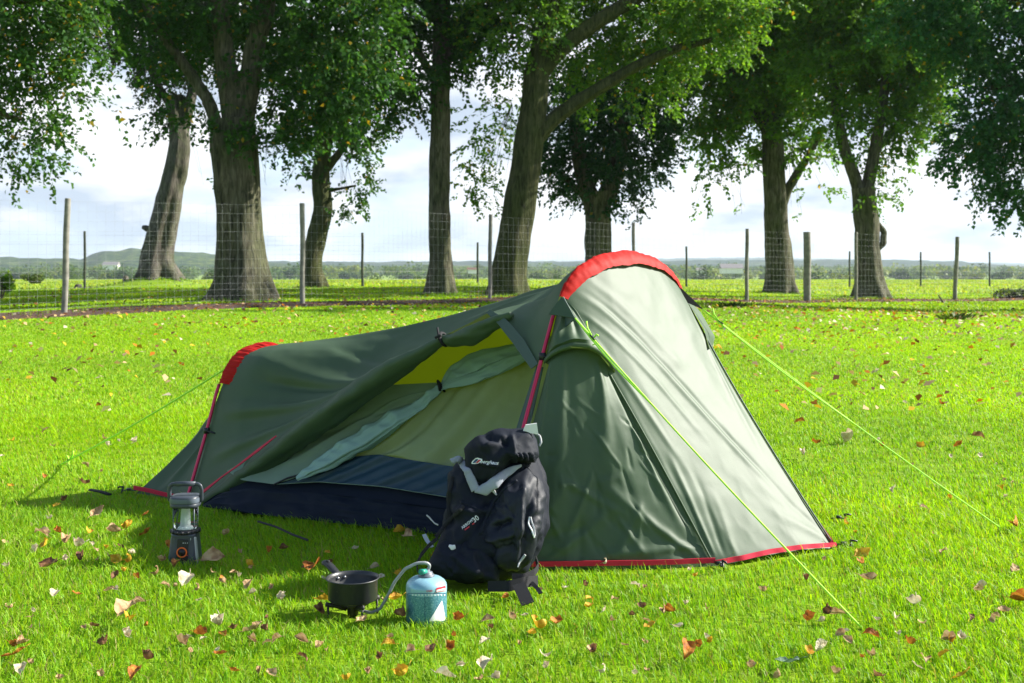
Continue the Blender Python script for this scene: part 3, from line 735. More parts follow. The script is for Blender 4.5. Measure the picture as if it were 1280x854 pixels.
# ------------------------------------------------------------------ the tent
W = np.array([0.68, 0.733, 0.0]); W /= np.linalg.norm(W)
NHOOP = np.cross(W, [0, 0, 1.0])
NB = G(612, 712); NFt = G(237, 628)
def hoop(pxs, base, apexpair):
    pts = [onplane(a, b, base, NHOOP) for a, b in pxs]
    u = np.array([np.dot(p - base, W) for p in pts]); z = np.array([p[2] for p in pts])
    uc = (np.interp(apexpair[0], [p[0] for p in pxs], u) + np.interp(apexpair[1], [p[0] for p in pxs], u)) / 2
    nl = [(a, b) for a, b in zip(u, z) if b < z[-1] - 0.01 and a < uc]
    far = [(2 * uc - a, b) for a, b in reversed(nl)]
    q = list(zip(u, z)) + far
    return q, uc
def hpt(base, a, z): return base + W * a + np.array([0, 0, z - base[2]])
BIG, ucb = hoop([(612, 712), (660, 530), (695, 398), (705, 368), (713, 352), (725, 338), (750, 323), (785, 317), (820, 327), (840, 344), (848, 362)], NB, (705, 848))
SML, ucs = hoop([(237, 628), (262, 541), (275, 490), (284, 465), (292, 451), (303, 441), (320, 434), (348, 430)], NFt, (348, 348))
BIGP = resample([hpt(NB, a, z) for a, z in BIG], 161, 2)
SMLP = resample([hpt(NFt, a, z) for a, z in SML], 121, 2)
def hoop_at(H, px):
    pr = (H[:, 0] / H[:, 1]) * F + CX
    k = int(np.argmax(pr >= px)); return k
def hoop_z(H, py, near=True):
    pr = CY - (H[:, 2] - CAM_H) / H[:, 1] * F
    top = int(np.argmax(H[:, 2]))
    return int(np.argmin(np.abs(pr[:top + 1] - py))) if near else top + int(np.argmin(np.abs(pr[top:] - py)))
apB = int(np.argmax(BIGP[:, 2])); apS = int(np.argmax(SMLP[:, 2]))
HF = G(893, 708); HB = P(1043, 685, 4.02)
# plane of the near side wall: through both near pole feet, leaning in like the big hoop's leg
lean = BIGP[hoop_z(BIGP, 450)] - NB
sv = NB - NFt
NS = np.cross(sv, lean); NS /= np.linalg.norm(NS)
if NS[1] > 0: NS = -NS
def near(px, py, off=0.0): return onplane(px, py, NB, NS) + NS * off
AX = (BIGP[apB] - SMLP[apS]); AX[2] = 0; AX /= np.linalg.norm(AX)   # foot -> head direction

tent = empty('tent', (0.15, 4.4, 0), 'low green one person hoop tent with red arch sleeves and its side door rolled open', 'tent')
def sheet(name, S, mat, amp=0.004, scale=9.0, seed=1, extra=None, toward=CAMP, parent=None, pin=0.06):
    N = gnormals(S, toward); U, V = uv(S)
    e = np.minimum.reduce([U, 1 - U, V, 1 - V]); m = np.clip(e / pin, 0, 1)
    d = amp * (crease(S * scale, 3, seed) * 0.6 + fbm(S * scale * 0.5, 3, seed + 5))
    if extra is not None: d = d + extra(U, V)
    S = S + N * (d * m)[..., None]
    o = MB().grid(S).build(name, mat, parent or tent)
    return o, S
def fold(U, V, p, q, w, a):
    """a soft tension fold from p to q in sheet coordinates"""
    p = np.array(p); q = np.array(q); L = q - p; l2 = L @ L
    t = ((U - p[0]) * L[0] + (V - p[1]) * L[1]) / l2
    s = ((U - p[0]) * -L[1] + (V - p[1]) * L[0]) / math.sqrt(l2)
    ww = w * (0.6 + 0.8 * np.clip(t, 0, 1))
    return a * np.exp(-(s / ww) ** 2) * sstep(-.05, .2, t) * (1 - sstep(.75, 1.08, t))

# --- near side wall between the hoops, hanging down to the rolled door edge
ridge = resample([SMLP[apS], P(375, 428, 5.0), P(430, 421, 4.93), P(500, 409, 4.84), P(560, 395, 4.76), P(620, 378, 4.67), P(665, 364, 4.58), P(692, 357, 4.52), P(712, 352, 4.50), P(735, 340, 4.47), P(760, 327, 4.45), BIGP[apB]], 150, 3)
E = [(249, 632), (275, 612), (300, 592), (345, 558), (400, 517), (450, 482), (500, 450), (535, 432), (556, 422), (585, 408), (612, 393), (622, 394), (632, 404), (650, 426), (664, 446), (674, 460)]
Ep = resample([near(a, b, 0.012) for a, b in E], 150, 1, params=[(a - 249) / (674 - 249.0) for a, b in E])
kS = hoop_z(SMLP, 626); kB = hoop_z(BIGP, 460)
ctr_in = np.array([0.25, 0.0, 0])
leftc = resample(SMLP[kS:apS + 1][::-1], 70, 0); leftc[-1] = Ep[0]; leftc = leftc + AX * 0.02 * np.linspace(0, 1, 70)[:, None]
rightc = resample(BIGP[kB:apB + 1][::-1], 70, 0) - AX * 0.012
Ua = np.linspace(0, 1, 150)[None, :, None]; Va = np.linspace(0, 1, 70)[:, None, None]
Sd = (1 - Va) * ridge[None] + Va * Ep[None]
Sd = Sd + (1 - sstep(0, .40, Ua)) * (leftc - np.linspace(leftc[0], leftc[-1], 70))[:, None] + sstep(.86, 1, Ua) * (rightc - np.linspace(rightc[0], rightc[-1], 70))[:, None]
def side_extra(U, V):
    a = -0.035 * np.sin(np.pi * U) * np.sin(np.pi * V) 
    for k, (p, q, w, am) in enumerate([((.62, .93), (.05, .25), .035, .012), ((.66, .85), (.12, .05), .03, .004), ((.60, .97), (.02, .55), .03, .022), ((.66, .70), (.3, .06), .025, .004),
                                       ((.98, .15), (.55, .18), .025, .010), ((.98, .06), (.6, .03), .02, .008), ((.97, .3), (.70, .75), .03, .010), ((.97, .42), (.82, .8), .03, -.010), ((.5, .98), (.02, .8), .03, .018), ((.63, .88), (.08, .42), .02, -.014), ((.64, .82), (.2, .12), .018, -.006)]):
        a = a + fold(U, V, p, q, w, am)
    return a
o, Sd2 = sheet('side_panel', Sd, M['fly'], 0.0035, 6, 3, side_extra, pin=0.05)

# --- rolled up door along the edge, tied in the middle
def roll(pxs, rpx, seed, name, seg=22, off=0.0, mat='fly'):
    n = 90
    c = resample([near(a, b, off) for a, b in pxs], n, 2); r = np.interp(np.linspace(0, 1, n), np.linspace(0, 1, len(rpx)), rpx) / F * c[:, 1]
    m = MB()
    rs = np.random.default_rng(seed); ph = rs.random(3) * 6
    m.tube(c, r, seg, prof=lambda th, t: 1 + 0.13 * math.sin(2 * th + ph[0] + 2.2 * t) + 0.09 * math.sin(3 * th + ph[1] - 3 * t) + 0.05 * math.sin(5 * th + ph[2] + 14 * t))
    V = np.array(m.v); V = V + 0.006 * np.stack([fbm(V * [9, 9, 22], 3, seed), fbm(V * [9, 9, 22], 3, seed + 1), fbm(V * [9, 9, 22], 3, seed + 2)], 1)
    m.v = [tuple(p) for p in V]
    return m.build(name, M[mat], tent)
roll([(249, 633), (275, 616), (300, 599), (345, 567), (400, 526), (450, 490), (500, 457), (535, 437), (555, 424)], [5, 8, 11, 13, 15, 16, 16, 13, 6], 4, 'door_roll')
roll([(555, 424), (570, 424), (590, 418), (610, 409), (628, 400), (640, 393)], [6, 9, 11, 10, 8, 5], 9, 'door_roll')
t_ = MB(); c = near(555, 424, 0.0)
ang = np.linspace(0, 2 * np.pi, 25); dirE = near(560, 421) - near(548, 427); dirE /= np.linalg.norm(dirE); ub = np.cross(dirE, NS)
t_.tube([c + 0.024 * (math.cos(a) * ub + math.sin(a) * NS) for a in ang], 0.0045, 6, flat=1.6, caps=False)
t_.tube([c + NS * .028 + ub * .012, c + NS * .032 - ub * 0.035], 0.004, 6); t_.tube([c + NS * .03 + dirE * .012, c + NS * .03 - dirE * .014], 0.0055, 6)
t_.build('toggle', M['webbing'], tent)
# hem of the door, folded into the roll
def ribbon(pts, w, wdir, name, mat, thick=0.0016, n=60, smooth=1, parent=None, wave=0.0):
    c = resample(pts, n, smooth); wd = np.asarray(wdir, float)
    if wd.ndim == 1: wd = np.broadcast_to(wd / np.linalg.norm(wd), c.shape)
    else: wd = resample(wd, n, 1); wd = wd / np.linalg.norm(wd, axis=1)[:, None]
    T = np.gradient(c, axis=0); T /= np.linalg.norm(T, axis=1)[:, None]
    nn = np.cross(T, wd); nn /= np.linalg.norm(nn, axis=1)[:, None]
    if wave: c = c + nn * (wave * np.sin(np.linspace(0, 40, n)))[:, None]
    w = np.broadcast_to(np.asarray(w, float), (n,)) if np.ndim(w) == 0 else np.interp(np.linspace(0, 1, n), np.linspace(0, 1, len(w)), w)
    a, b = c - wd * w[:, None] / 2, c + wd * w[:, None] / 2
    V = np.stack([a + nn * thick, b + nn * thick, b - nn * thick, a - nn * thick], 1).reshape(-1, 3)
    Fs = [(4 * i + k, 4 * i + (k + 1) % 4, 4 * i + 4 + (k + 1) % 4, 4 * i + 4 + k) for i in range(n - 1) for k in range(4)] + [(3, 2, 1, 0), (4 * n - 4, 4 * n - 3, 4 * n - 2, 4 * n - 1)]
    return MB().add(V, Fs).build(name, mat, parent or tent, smooth=False)
upish = np.cross(NS, sv / np.linalg.norm(sv)); upish *= np.sign(upish[2])
ribbon([near(248, 632, .034), near(262, 620, .042), near(290, 599, .046), near(310, 585, .046), near(335, 566, .046), near(356, 549, .044)], [.014, .013, .006, .008, .013, .005], near(300, 580) - near(308, 592), 'hem_binding', M['red_hem'])
# dark edging band of the door opening on its right
ribbon([near(614, 391, .016), near(632, 405, .017), near(652, 429, .017), near(672, 460, .016)], [0.018, .036, .04, .03], near(660, 430) - near(645, 441), 'door_edge_band', M['fly_trim'])
# dark tent door edge running down behind the pole
ribbon([near(674, 458, -.004), near(662, 500, -.006), near(645, 560, -.006), near(625, 640, -.006), near(606, 712, -.004)], [.03, .05, .055, .055, .05], near(660, 500) - near(650, 498), 'door_edge_band', M['fly_trim'])

# --- foot end: near triangle between pole and pulled out corner, end face, far side
FC = G(170, 617); FC2 = FC + W * 0.42
topN = SMLP[hoop_z(SMLP, 474)]
k1 = hoop_z(SMLP, 474); legN = resample(SMLP[kS:k1 + 1], 60, 0) + AX * 0.02
sil = resample([FC, P(205, 585, 4.98), P(240, 551, 4.98), P(262, 524, 4.97), topN], 60, 2)
hem = resample([FC, P(190, 621, 4.93), P(210, 626, 4.87), P(249, 633, 4.76)], 50, 1)
legN[0] = hem[-1]
topc = np.repeat(topN[None], 50, 0)
S = coons(topc, hem, sil[::-1], legN[::-1])
sheet('foot_panel', S, M['fly'], 0.003, 7, 11, lambda U, V: fold(U, V, (.5, .02), (.35, .95), .05, .012) - .02 * np.sin(np.pi * U) * np.sin(np.pi * V))
kf = len(SMLP) - 1 - k1; arc = resample(SMLP[k1:kf + 1], 50, 0)
farleg = resample(SMLP[kf:], 60, 0)
S = coons(arc, resample(np.linspace(FC, FC2, 6), 50), sil[::-1], resample([SMLP[kf], SMLP[kf] * .5 + FC2 * .5 - W * 0.02, FC2], 60, 1))
sheet('foot_panel', S, M['fly'], 0.004, 7, 12)
# --- far side wall down to the ground
rb = ridge; lf = resample(SMLP[apS:], 70, 0); rtf = resample(BIGP[apB:], 70, 0)
hemf = resample(np.linspace(lf[-1], rtf[-1], 8), 150)
Ua = np.linspace(0, 1, 150)[None, :, None]; Va = np.linspace(0, 1, 70)[:, None, None]
S = (1 - Va) * rb[None] + Va * hemf[None]
S = S + (1 - sstep(0, .10, Ua)) * (lf - np.linspace(lf[0], lf[-1], 70))[:, None] + sstep(.93, 1, Ua) * (rtf - np.linspace(rtf[0], rtf[-1], 70))[:, None]
sheet('side_panel', S, M['fly'], 0.004, 6, 14, None, toward=np.array([2, 8, 2.0]))
S = coons(resample(np.linspace(SMLP[kf], SMLP[kf + 1], 4), 40), resample(np.linspace(FC2, SMLP[-1], 6), 40), resample([SMLP[kf], SMLP[kf] * .5 + FC2 * .5 - W * .02, FC2], 60, 1), resample(SMLP[kf:], 60, 0))
sheet('foot_panel', S, M['fly'], 0.003, 7, 15, toward=np.array([-2, 8, 2.0]))

# --- head panel (big sloping face) under the arch
a0 = hoop_at(BIGP, 703); a1 = hoop_at(BIGP, 846)
def hoop_idx_z(py, near_): return hoop_z(BIGP, py, near_)
a0 = hoop_z(BIGP, 374, True); a1 = hoop_z(BIGP, 364, False)
tc_ = resample(BIGP[a0:a1 + 1], 110, 0) + AX * 0.006
bc_ = resample([HF, P(925, 702, 3.80), P(960, 694, 3.86), P(1000, 688, 3.93), HB], 110, 1)
lc_ = np.linspace(tc_[0], HF, 90) + np.array([.5, .2, .1]) * (.02 * np.sin(np.pi * np.linspace(0, 1, 90)))[:, None]
rc_ = np.linspace(tc_[-1], HB, 90) - np.array([.9, .2, .1]) * (.02 * np.sin(np.pi * np.linspace(0, 1, 90)))[:, None]
S = coons(tc_, bc_, lc_, rc_)
def head_extra(U, V):
    a = -0.03 * np.sin(np.pi * U) * np.sin(np.pi * V)
    for p, q, w, am in [((.06, .02), (.80, .82), .014, .009), ((.12, .05), (.86, .84), .011, -.008), ((.02, .06), (.45, .62), .012, .008), ((.16, .02), (.60, .42), .02, .006), ((.01, .1), (.16, .7), .015, .008),
                        ((.03, .98), (.10, .62), .016, .011), ((.09, .98), (.22, .70), .018, -.009), ((.16, .99), (.28, .78), .02, .006), ((.98, .05), (.86, .7), .02, .006), ((.98, .97), (.6, .86), .018, .007), ((.97, .93), (.7, .75), .02, -.005), ((.94, .02), (.9, .5), .012, .006)]:
        a = a + fold(U, V, p, q, w * 1.15, am * .45)
    return a
oh, Sh = sheet('head_panel', S, M['fly'], 0.0022, 7, 21, head_extra, pin=0.04)
# seam cord down the left edge of the head panel
MB().tube(lc_[6:-2] + np.array([0, -0.004, 0.002]), 0.0035, 6).build('seam', M['fly'], tent)
MB().tube(rc_[4:-2] + np.array([0.002, -0.003, 0.003]), 0.003, 6).build('seam', M['fly_trim'], tent)

# --- near head gusset: the hood over the vent, and the dark crumpled panel under it
kpole = hoop_z(BIGP, 451); kfoot = 0
pole_out = lambda k: BIGP[k]
rimp = [(680, 452), (688, 444), (699, 437), (716, 432), (736, 433), (750, 440), (760, 450), (769, 462)]
rimd = np.linspace(BIGP[kpole][1], lc_[int(90 * .285)][1], 8) - 0.05 * np.sin(np.linspace(0, np.pi, 8)) - .008
rim = resample([P(a, b, d) for (a, b), d in zip(rimp, rimd)], 60, 2)
polec = resample(BIGP[kpole:a0 + 1][::-1], 40, 0); seamc = lc_[:int(90 * .285)]
seamc = resample(np.vstack([seamc, rim[-1]]), 40, 1)
top_ = np.linspace(polec[0], seamc[0], 60)
polec[-1] = rim[0]
S = coons(top_, rim, polec, seamc)
sheet('vent_hood', S, M['fly'], 0.003, 12, 31, lambda U, V: 0.022 * np.sin(np.pi * U) * V + fold(U, V, (.4, .02), (.2, .95), .05, .012) + fold(U, V, (.6, .02), (.5, .95), .05, -.01) + fold(U, V, (.8, .02), (.8, .95), .05, .01), pin=0.03)
tow = (CAMP - rim); tow /= np.linalg.norm(tow, axis=1)[:, None]
MB().grid(np.stack([rim + tow * .004 + np.array([0, 0, .010]), rim + tow * .010 + [0, 0, .003], rim + tow * .008 - [0, 0, .007], rim - tow * .02 - [0, 0, .010]])).build('hood_rim', M['fly'], tent)
pl = resample(np.vstack([BIGP[:kpole + 1][::-1]]), 90, 0) + AX * 0.018
pl[0] = rim[0] + np.array([0.0, .03, -.004]); pl[-1] = P(612, 713, NB[1])
sm = resample(np.vstack([rim[-1] + [0, .012, 0], lc_[int(90 * .32):]]), 90, 1)
tp = rim + np.array([0.0, 0.045, -0.012]) * np.sin(np.linspace(0, np.pi, 60))[:, None] + np.array([0, .012, 0]); tp[0] = pl[0]; tp[-1] = sm[0]
hemn = resample([pl[-1], P(660, 713, 3.72), P(740, 712, 3.72), P(820, 711, 3.73), HF], 110, 1)
tp = resample(tp, 110, 1)
S = coons(tp, hemn, pl, sm)
def dark_extra(U, V):
    a = 0.012 * np.sin(np.pi * U) * np.sin(np.pi * V)
    a = a + 0.0035 * crease(np.stack([U * 3.5 + .6 * V, V * 3.5, U * 0], -1), 2, 71) * sstep(.25, .75, V)
    rs = np.random.default_rng(5)
    for k in range(46):
        p = rs.random(2) * [.9, .8] + [.05, .18]; an = rs.normal(0.9, .8); L = .10 + .22 * rs.random()
        a = a + fold(U, V, p, p + L * np.array([math.cos(an) * .8, math.sin(an)]), .008 + .012 * rs.random(), rs.choice([-1, 1]) * (.0018 + .0026 * rs.random()) * (.4 + .8 * p[1]))
    for p, q, w, am in [((.93, .03), (.97, .95), .04, -.010), ((.2, .98), (.6, .72), .02, .005), ((.05, .9), (.5, .8), .02, -.005), ((.3, .6), (.7, .8), .02, .005), ((.5, .55), (.3, .9), .018, .005), ((.75, .7), (.55, .95), .018, .005), ((.75, .02), (.55, .6), .05, .008), ((.3, .02), (.25, .8), .05, .007), ((.12, .02), (.1, .9), .02, .006), ((.88, .3), (.95, .9), .03, .01), ((.98, .97), (.5, .6), .03, .008), ((.97, .9), (.4, .95), .02, .006)]:
        a = a + fold(U, V, p, q, w, am)
    return a
sheet('gusset_panel', S, M['fly'], 0.0012, 14, 41, dark_extra, pin=0.035)
# far head side, with its own little vent hood that peeps out past the head panel
farl = resample(BIGP[a1:], 70, 0); S = coons(np.repeat(tc_[-1][None], 40, 0), resample(np.linspace(HB, BIGP[-1], 6), 40), resample(rc_, 70, 0), farl)
sheet('gusset_panel', S, M['fly'], 0.004, 9, 45, toward=np.array([4, 7, 1.0]))
dq = BIGP[a1][1] - 4.65
q0 = resample([P(852, 368, 4.62 + dq), P(866, 388, 4.58 + dq), P(880, 412, 4.53 + dq), P(887, 436, 4.48 + dq)], 30, 1)
q1 = resample([P(853, 368, 4.70 + dq), P(875, 389, 4.72 + dq), P(894, 421, 4.70 + dq), P(889, 440, 4.6 + dq)], 30, 1)
sheet('vent_hood', coons(q0, q1, nv=14), M['fly'], 0.002, 9, 46)

# --- red sleeves over the hoops
def sleeve(H, i0, i1, fwd, back, name, lift=0.008, fdrop=0.55, taper=(0.45, 1.0, 0.6)):
    c = resample(H[i0:i1 + 1], 120, 0); T = np.gradient(c, axis=0); T /= np.linalg.norm(T, axis=1)[:, None]
    out = np.cross(T, NHOOP); cc = c.mean(0)
    out *= np.sign(np.sum(out * (c - cc - np.array([0, 0, -.15])), 1))[:, None]
    rows = []
    for t in np.linspace(-1, 1, 17):
        w = fwd if t > 0 else back
        # follows the cloth: forward it slopes down the head panel
        w = w * np.interp(np.linspace(0, 1, 120), [0, .22, .5, .8, 1], [taper[0], .8, taper[1], .85, taper[2]])[:, None]
        drop = (fdrop if t > 0 else 0.12) * abs(t) * w
        drop = drop + (0.010 * t ** 6 if t > 0 and fdrop > .5 else 0)
        p = c + AX * (t * w) * (0.85 if t > 0 else 1) - out * drop + out * lift * (1 - 0.6 * abs(t) ** 3)
        al = np.linspace(0, 1, 120); cc2 = np.stack([al * 26 + .5 * t, al * 0 + t * .8, al * 0], -1)
        ga = 0.004 * (crease(cc2, 2, 3) + .5 * vnoise(cc2 * 2.3, 9)) * (0.45 + 0.4 * abs(t)) * (1 - .5 * t ** 4)
        rows.append(p + out * ga[:, None])
    return MB().grid(np.stack(rows)).build(name, M['red'], tent)
sleeve(BIGP, hoop_z(BIGP, 375, True), hoop_z(BIGP, 362, False), 0.048, 0.026, 'pole_sleeve', 0.015, 0.62, (.42, 1.0, .7))
sleeve(SMLP, hoop_z(SMLP, 481), hoop_at(SMLP, 331), 0.115, 0.012, 'pole_sleeve', 0.018, 0.04, (.55, 1, .9))
# --- poles
MB().tube(BIGP[:hoop_z(BIGP, 392)] - AX * 0.004 + NS * 0.012, 0.0068, 10).build('pole', M['pole'], tent); MB().tube(BIGP[hoop_z(BIGP, 372, False):], .0068, 10).build('pole', M['pole'], tent)
kq = hoop_z(SMLP, 476); MB().tube(SMLP[:kq] - AX * 0.012 + NS * 0.006, 0.0068, 10).build('pole', M['pole'], tent); MB().tube(SMLP[len(SMLP) - kq:], .0068, 10).build('pole', M['pole'], tent)
def clip(c, d1, name='pole_clip'):
    m = MB(); m.tube([c - np.array([0, 0, .012]), c + np.array([0, 0, .012])], 0.0125, 10); m.tube([c, c + d1], 0.009, 6, flat=.35); return m.build(name, M['black'], tent)
k = hoop_z(BIGP, 450); clip(BIGP[k] - AX * .004 + NS * .012, AX * .03)
k = hoop_z(SMLP, 541); clip(SMLP[k] - AX * .012 + NS * .006, AX * .05 - np.array([0, 0, .008]))

# --- red hems along the ground
up = np.array([0, 0, 1.0])
ribbon(hem + NS * .012 + up * .022, .017, up, 'hem_binding', M['red_hem'], n=60)
ribbon(hemn + np.array([0, -.012, .022]), .016, up, 'hem_binding', M['red_hem'], n=80, wave=0.001)
ribbon(bc_ + np.array([.004, -.010, .014]), .016, up * .8 + np.array([-.3, 0, 0]), 'hem_binding', M['red_hem'], n=80, wave=0.001)
rr = rc_[::-1][:9]; ribbon(rr + np.array([.005, -.004, 0]), [.014, .012, .004], np.array([-1, 0, .1]), 'hem_binding', M['red_hem'], n=30)

# --- inner tent seen through the door
bl, br = G(258, 640), G(655, 683)
rin = resample(ridge, 90, 0) - np.array([0, 0, .07]); il, ir = rin[4], rin[84]
IN = np.cross(br - bl, (il + ir) / 2 - (bl + br) / 2); IN /= np.linalg.norm(IN)
if IN[1] > 0: IN = -IN
def inn(px, py, off=0.0): return onplane(px, py, (bl + br) / 2, IN) + IN * off
def inn_sheet(name, topp, botp, mat, off=0.0, amp=0.004, extra=None, seed=51, nu=90, nv=36, scale=9, left=None, right=None):
    S = coons(resample([inn(a, b, off) for a, b in topp], nu, 1), resample([inn(a, b, off) for a, b in botp], nu, 1), nv=nv)
    return sheet(name, S, mat, amp, scale, seed, extra, pin=0.02)
inn_sheet('groundsheet', [(256, 631), (275, 618), (310, 612), (400, 618), (480, 627), (560, 638), (660, 652)], [(256, 635), (275, 638), (310, 643), (400, 653), (560, 671), (660, 685)], M['navy'], 0.012, 0.007,
          lambda U, V: 0.004 * np.sin(np.pi * V) + 0.005 * crease(np.stack([U * 9, V * 2.5, U * 0], -1), 2, 81), 52)
inn_sheet('groundsheet', [(285, 600), (345, 592), (480, 600), (560, 612), (665, 622)], [(285, 620), (310, 618), (400, 625), (560, 644), (665, 658)], M['navy'], -0.012, 0.003, None, 53)
# floor
fl_ = MB(); f0, f1 = bl + IN * -.02, br + IN * -.02; far0, far1 = SMLP[-1] - W * .12, BIGP[-1] - W * .12
fl_.grid(coons(np.linspace(far0, far1, 20) + [0, 0, .03], np.linspace(f0, f1, 20) + [0, 0, .03], nv=12)).build('groundsheet', M['navy'], tent)
# lower navy strip of the inner wall, hem hanging over the dark zip
inn_sheet('inner_skirt', [(395, 592), (440, 572), (472, 569), (560, 583), (665, 597)], [(345, 607), (400, 604), (480, 610), (560, 623), (665, 636)], M['navy_mid'], 0.006, 0.004,
          lambda U, V: 0.006 * np.sin(26 * U + 5 * V) * (1 - .3 * V) + 0.004 * np.sin(61 * U + 9 * V), 54)
MB().tube(resample([inn(345, 607, .012), inn(400, 604, .012), inn(480, 610, .012), inn(560, 623, .012), inn(665, 636, .012)], 60, 1), 0.0016, 5).build('hem_stitching', M['inner_door'], tent)
# olive inner wall below the twisted flap
inn_sheet('inner_wall', [(395, 590), (470, 542), (552, 490), (600, 462), (645, 440), (690, 420)], [(395, 592), (440, 572), (472, 569), (560, 583), (600, 589), (665, 597)], M['inner'], 0.0, 0.004,
          lambda U, V: 0.020 * np.sin(17 * U + 7.5 * V) * (.4 + .6 * V) + 0.009 * np.sin(39 * U + 13 * V), 55, nu=130, nv=80)
# teal door panel on the left, hanging slack from the roll to the flap
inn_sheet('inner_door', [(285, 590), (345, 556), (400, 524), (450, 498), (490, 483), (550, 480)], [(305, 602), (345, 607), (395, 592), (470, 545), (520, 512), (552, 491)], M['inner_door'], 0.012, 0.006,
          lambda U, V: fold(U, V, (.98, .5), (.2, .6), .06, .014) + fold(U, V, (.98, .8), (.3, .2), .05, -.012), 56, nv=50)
# dark zip line above the hem
MB().tube(resample([inn(345, 608, .016), inn(362, 600, .018), inn(385, 594, .018), inn(402, 590, .014)], 30, 2), 0.004, 6).build('zip', M['black'], tent)
# twisted inner door flap tied back
def flap(pxs, rpx, seed, flatn, name='inner_door_flap', off=0.03):
    n = 110; c = resample([inn(a, b, off) for a, b in pxs], n, 2); r = np.interp(np.linspace(0, 1, n), np.linspace(0, 1, len(rpx)), rpx) / F * c[:, 1]
    m = MB(); ph = np.random.default_rng(seed).random(3) * 6
    m.tube(c, r, 36, flat=flatn, up=IN, prof=lambda th, t: 1 + .12 * math.sin(4 * th + ph[0] + 3 * t) + .09 * math.sin(7 * th + ph[1] - 2 * t) + .05 * math.sin(11 * th + ph[2]))
    V = np.array(m.v); V += IN * (0.010 * crease(V * [8, 8, 16], 2, seed))[:, None]; m.v = [tuple(p) for p in V]
    return m.build(name, M['inner_teal'], tent)
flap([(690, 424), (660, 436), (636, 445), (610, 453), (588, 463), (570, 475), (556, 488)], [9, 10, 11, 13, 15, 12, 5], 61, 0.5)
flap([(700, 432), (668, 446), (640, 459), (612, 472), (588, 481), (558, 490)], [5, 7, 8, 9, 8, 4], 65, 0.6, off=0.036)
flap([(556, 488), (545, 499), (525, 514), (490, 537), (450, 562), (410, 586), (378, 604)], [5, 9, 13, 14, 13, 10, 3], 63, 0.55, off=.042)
c = inn(556, 488, .035); m_ = MB()
m_.tube([c + 0.02 * (math.cos(a) * np.array([.5, 0, -.85]) + math.sin(a) * IN) for a in np.linspace(0, 6.283, 20)], 0.005, 6, caps=False)
m_.tube([c + IN * .02 + [-.004, 0, .01], c + IN * .024 + [.006, 0, -.03]], .0055, 6); m_.build('toggle', M['webbing'], tent)
# far inner wall: olive with sun glow in its colour above, navy tub below, and a seam
fb0, fb1 = SMLP[-1] - W * .10, BIGP[-1] - W * .10
S = coons(rin, np.linspace(fb0 + up * .12, fb1 + up * .12, 90), nv=50)
sheet('inner_wall', S, M['inner_far_glow'], 0.006, 7, 57)
MB().grid(coons(np.linspace(fb0 + up * .122, fb1 + up * .122, 30), np.linspace(fb0 + up * .02, fb1 + up * .02, 30), nv=6)).build('groundsheet', M['navy'], tent)

# --- guy line tabs, lines, sliders, pegs
def tri(name, a, b, c, mat):
    n = np.cross(b - a, c - a); n /= np.linalg.norm(n); h = n * .0018
    return MB().add([a + h, b + h, c + h, a - h, b - h, c - h], [(0, 1, 2), (5, 4, 3), (0, 3, 4, 1), (1, 4, 5, 2), (2, 5, 3, 0)]).build(name, mat, tent, False)
dN = BIGP[hoop_z(BIGP, 385)][1]; dF = BIGP[a1][1]
gN0 = P(719, 398, dN - .10)
tri('guy_tab', P(702, 371, dN - .04), P(686, 393, dN - .06), gN0, M['fly'])
tri('guy_tab', BIGP[hoop_z(BIGP, 372)] + NS * .018 + AX * .015, gN0 + [0.001, .002, -.001], BIGP[hoop_z(BIGP, 420)] + AX * .02, M['fly_trim'])
kk = hoop_z(BIGP, 363, False); gF0 = P(879, 387, dF - .03)
tri('guy_tab', P(848, 357, dF - .04), gF0, P(842, 371, dF - .05), M['webbing'])
def guy(a, b, slid, name='guy_line', r=0.0028, double=True):
    L = b - a; pts = np.array([a + L * t - up * (.012 * math.sin(math.pi * t)) for t in np.linspace(0, 1, 30)])
    m = MB(); m.tube(pts, r, 6)
    if double:
        k = int(30 * slid[1]); side = np.cross(L, up); side /= np.linalg.norm(side)
        m.tube(pts[:k] + side * .006 * np.sin(np.pi * np.linspace(0, 1, k))[:, None] - up * .006 * np.sin(np.pi * np.linspace(0, 1, k))[:, None], r, 6)
    o = m.build(name, M['lime'], tent)
    c = a + L * slid[0]; d = L / np.linalg.norm(L)
    s = MB().tube([c - d * .012, c + d * .012], 0.0055, 8, flat=.5); s.build('slider', M['black'], o)
    kn = MB(); kn.tube([c + d * .004, c + d * .02 + up * .022, c + d * .03 + up * .024], r, 6); kn.tube([c - d * .006, c + up * .012 - d * .03, c - d * .035 + up * .03], r, 6)
    kn.tube([c, c - up * .014 + d * .012, c - up * .024], r, 6); kn.build('cord_end', M['lime'], o)
    return o
guy(gN0, G(1080, 788, .0), (0.075, .35))
guy(gF0, G(1252, 661, .0), (0.06, .55))
guy(SMLP[hoop_z(SMLP, 463)] - AX * .02, G(74, 582, .0), (0.93, .05), double=False, r=.0042)
def peg(p, d, label=None):
    d = np.asarray(d, float); d /= np.linalg.norm(d)
    m = MB(); m.tube([p + up * .012, p + d * .03 + up * .016, p + d * .055 + up * .012], .008, 6, flat=.25)
    m.tube([p + d * .05 + up * .03, p + d * .06 + up * .0, p + d * .045 - up * .05], .0035, 6); m.tube([p + d * .05 + up * .03, p + d * .075 + up * .028], .0035, 6)
    m.box(p + d * .03 + up * .018, (.009, .012, .004), math.atan2(d[1], d[0]))
    return m.build('peg_loop', M['black'], tent)
peg(HF, (.25, -.7, 0)); peg(HB, (1, -.35, 0)); peg(G(1038, 652) + [0, 0, 0], (1, -.2, 0)); peg(FC, (-1, -.12, 0)); 
peg(G(652, 715), (.2, -1, 0))
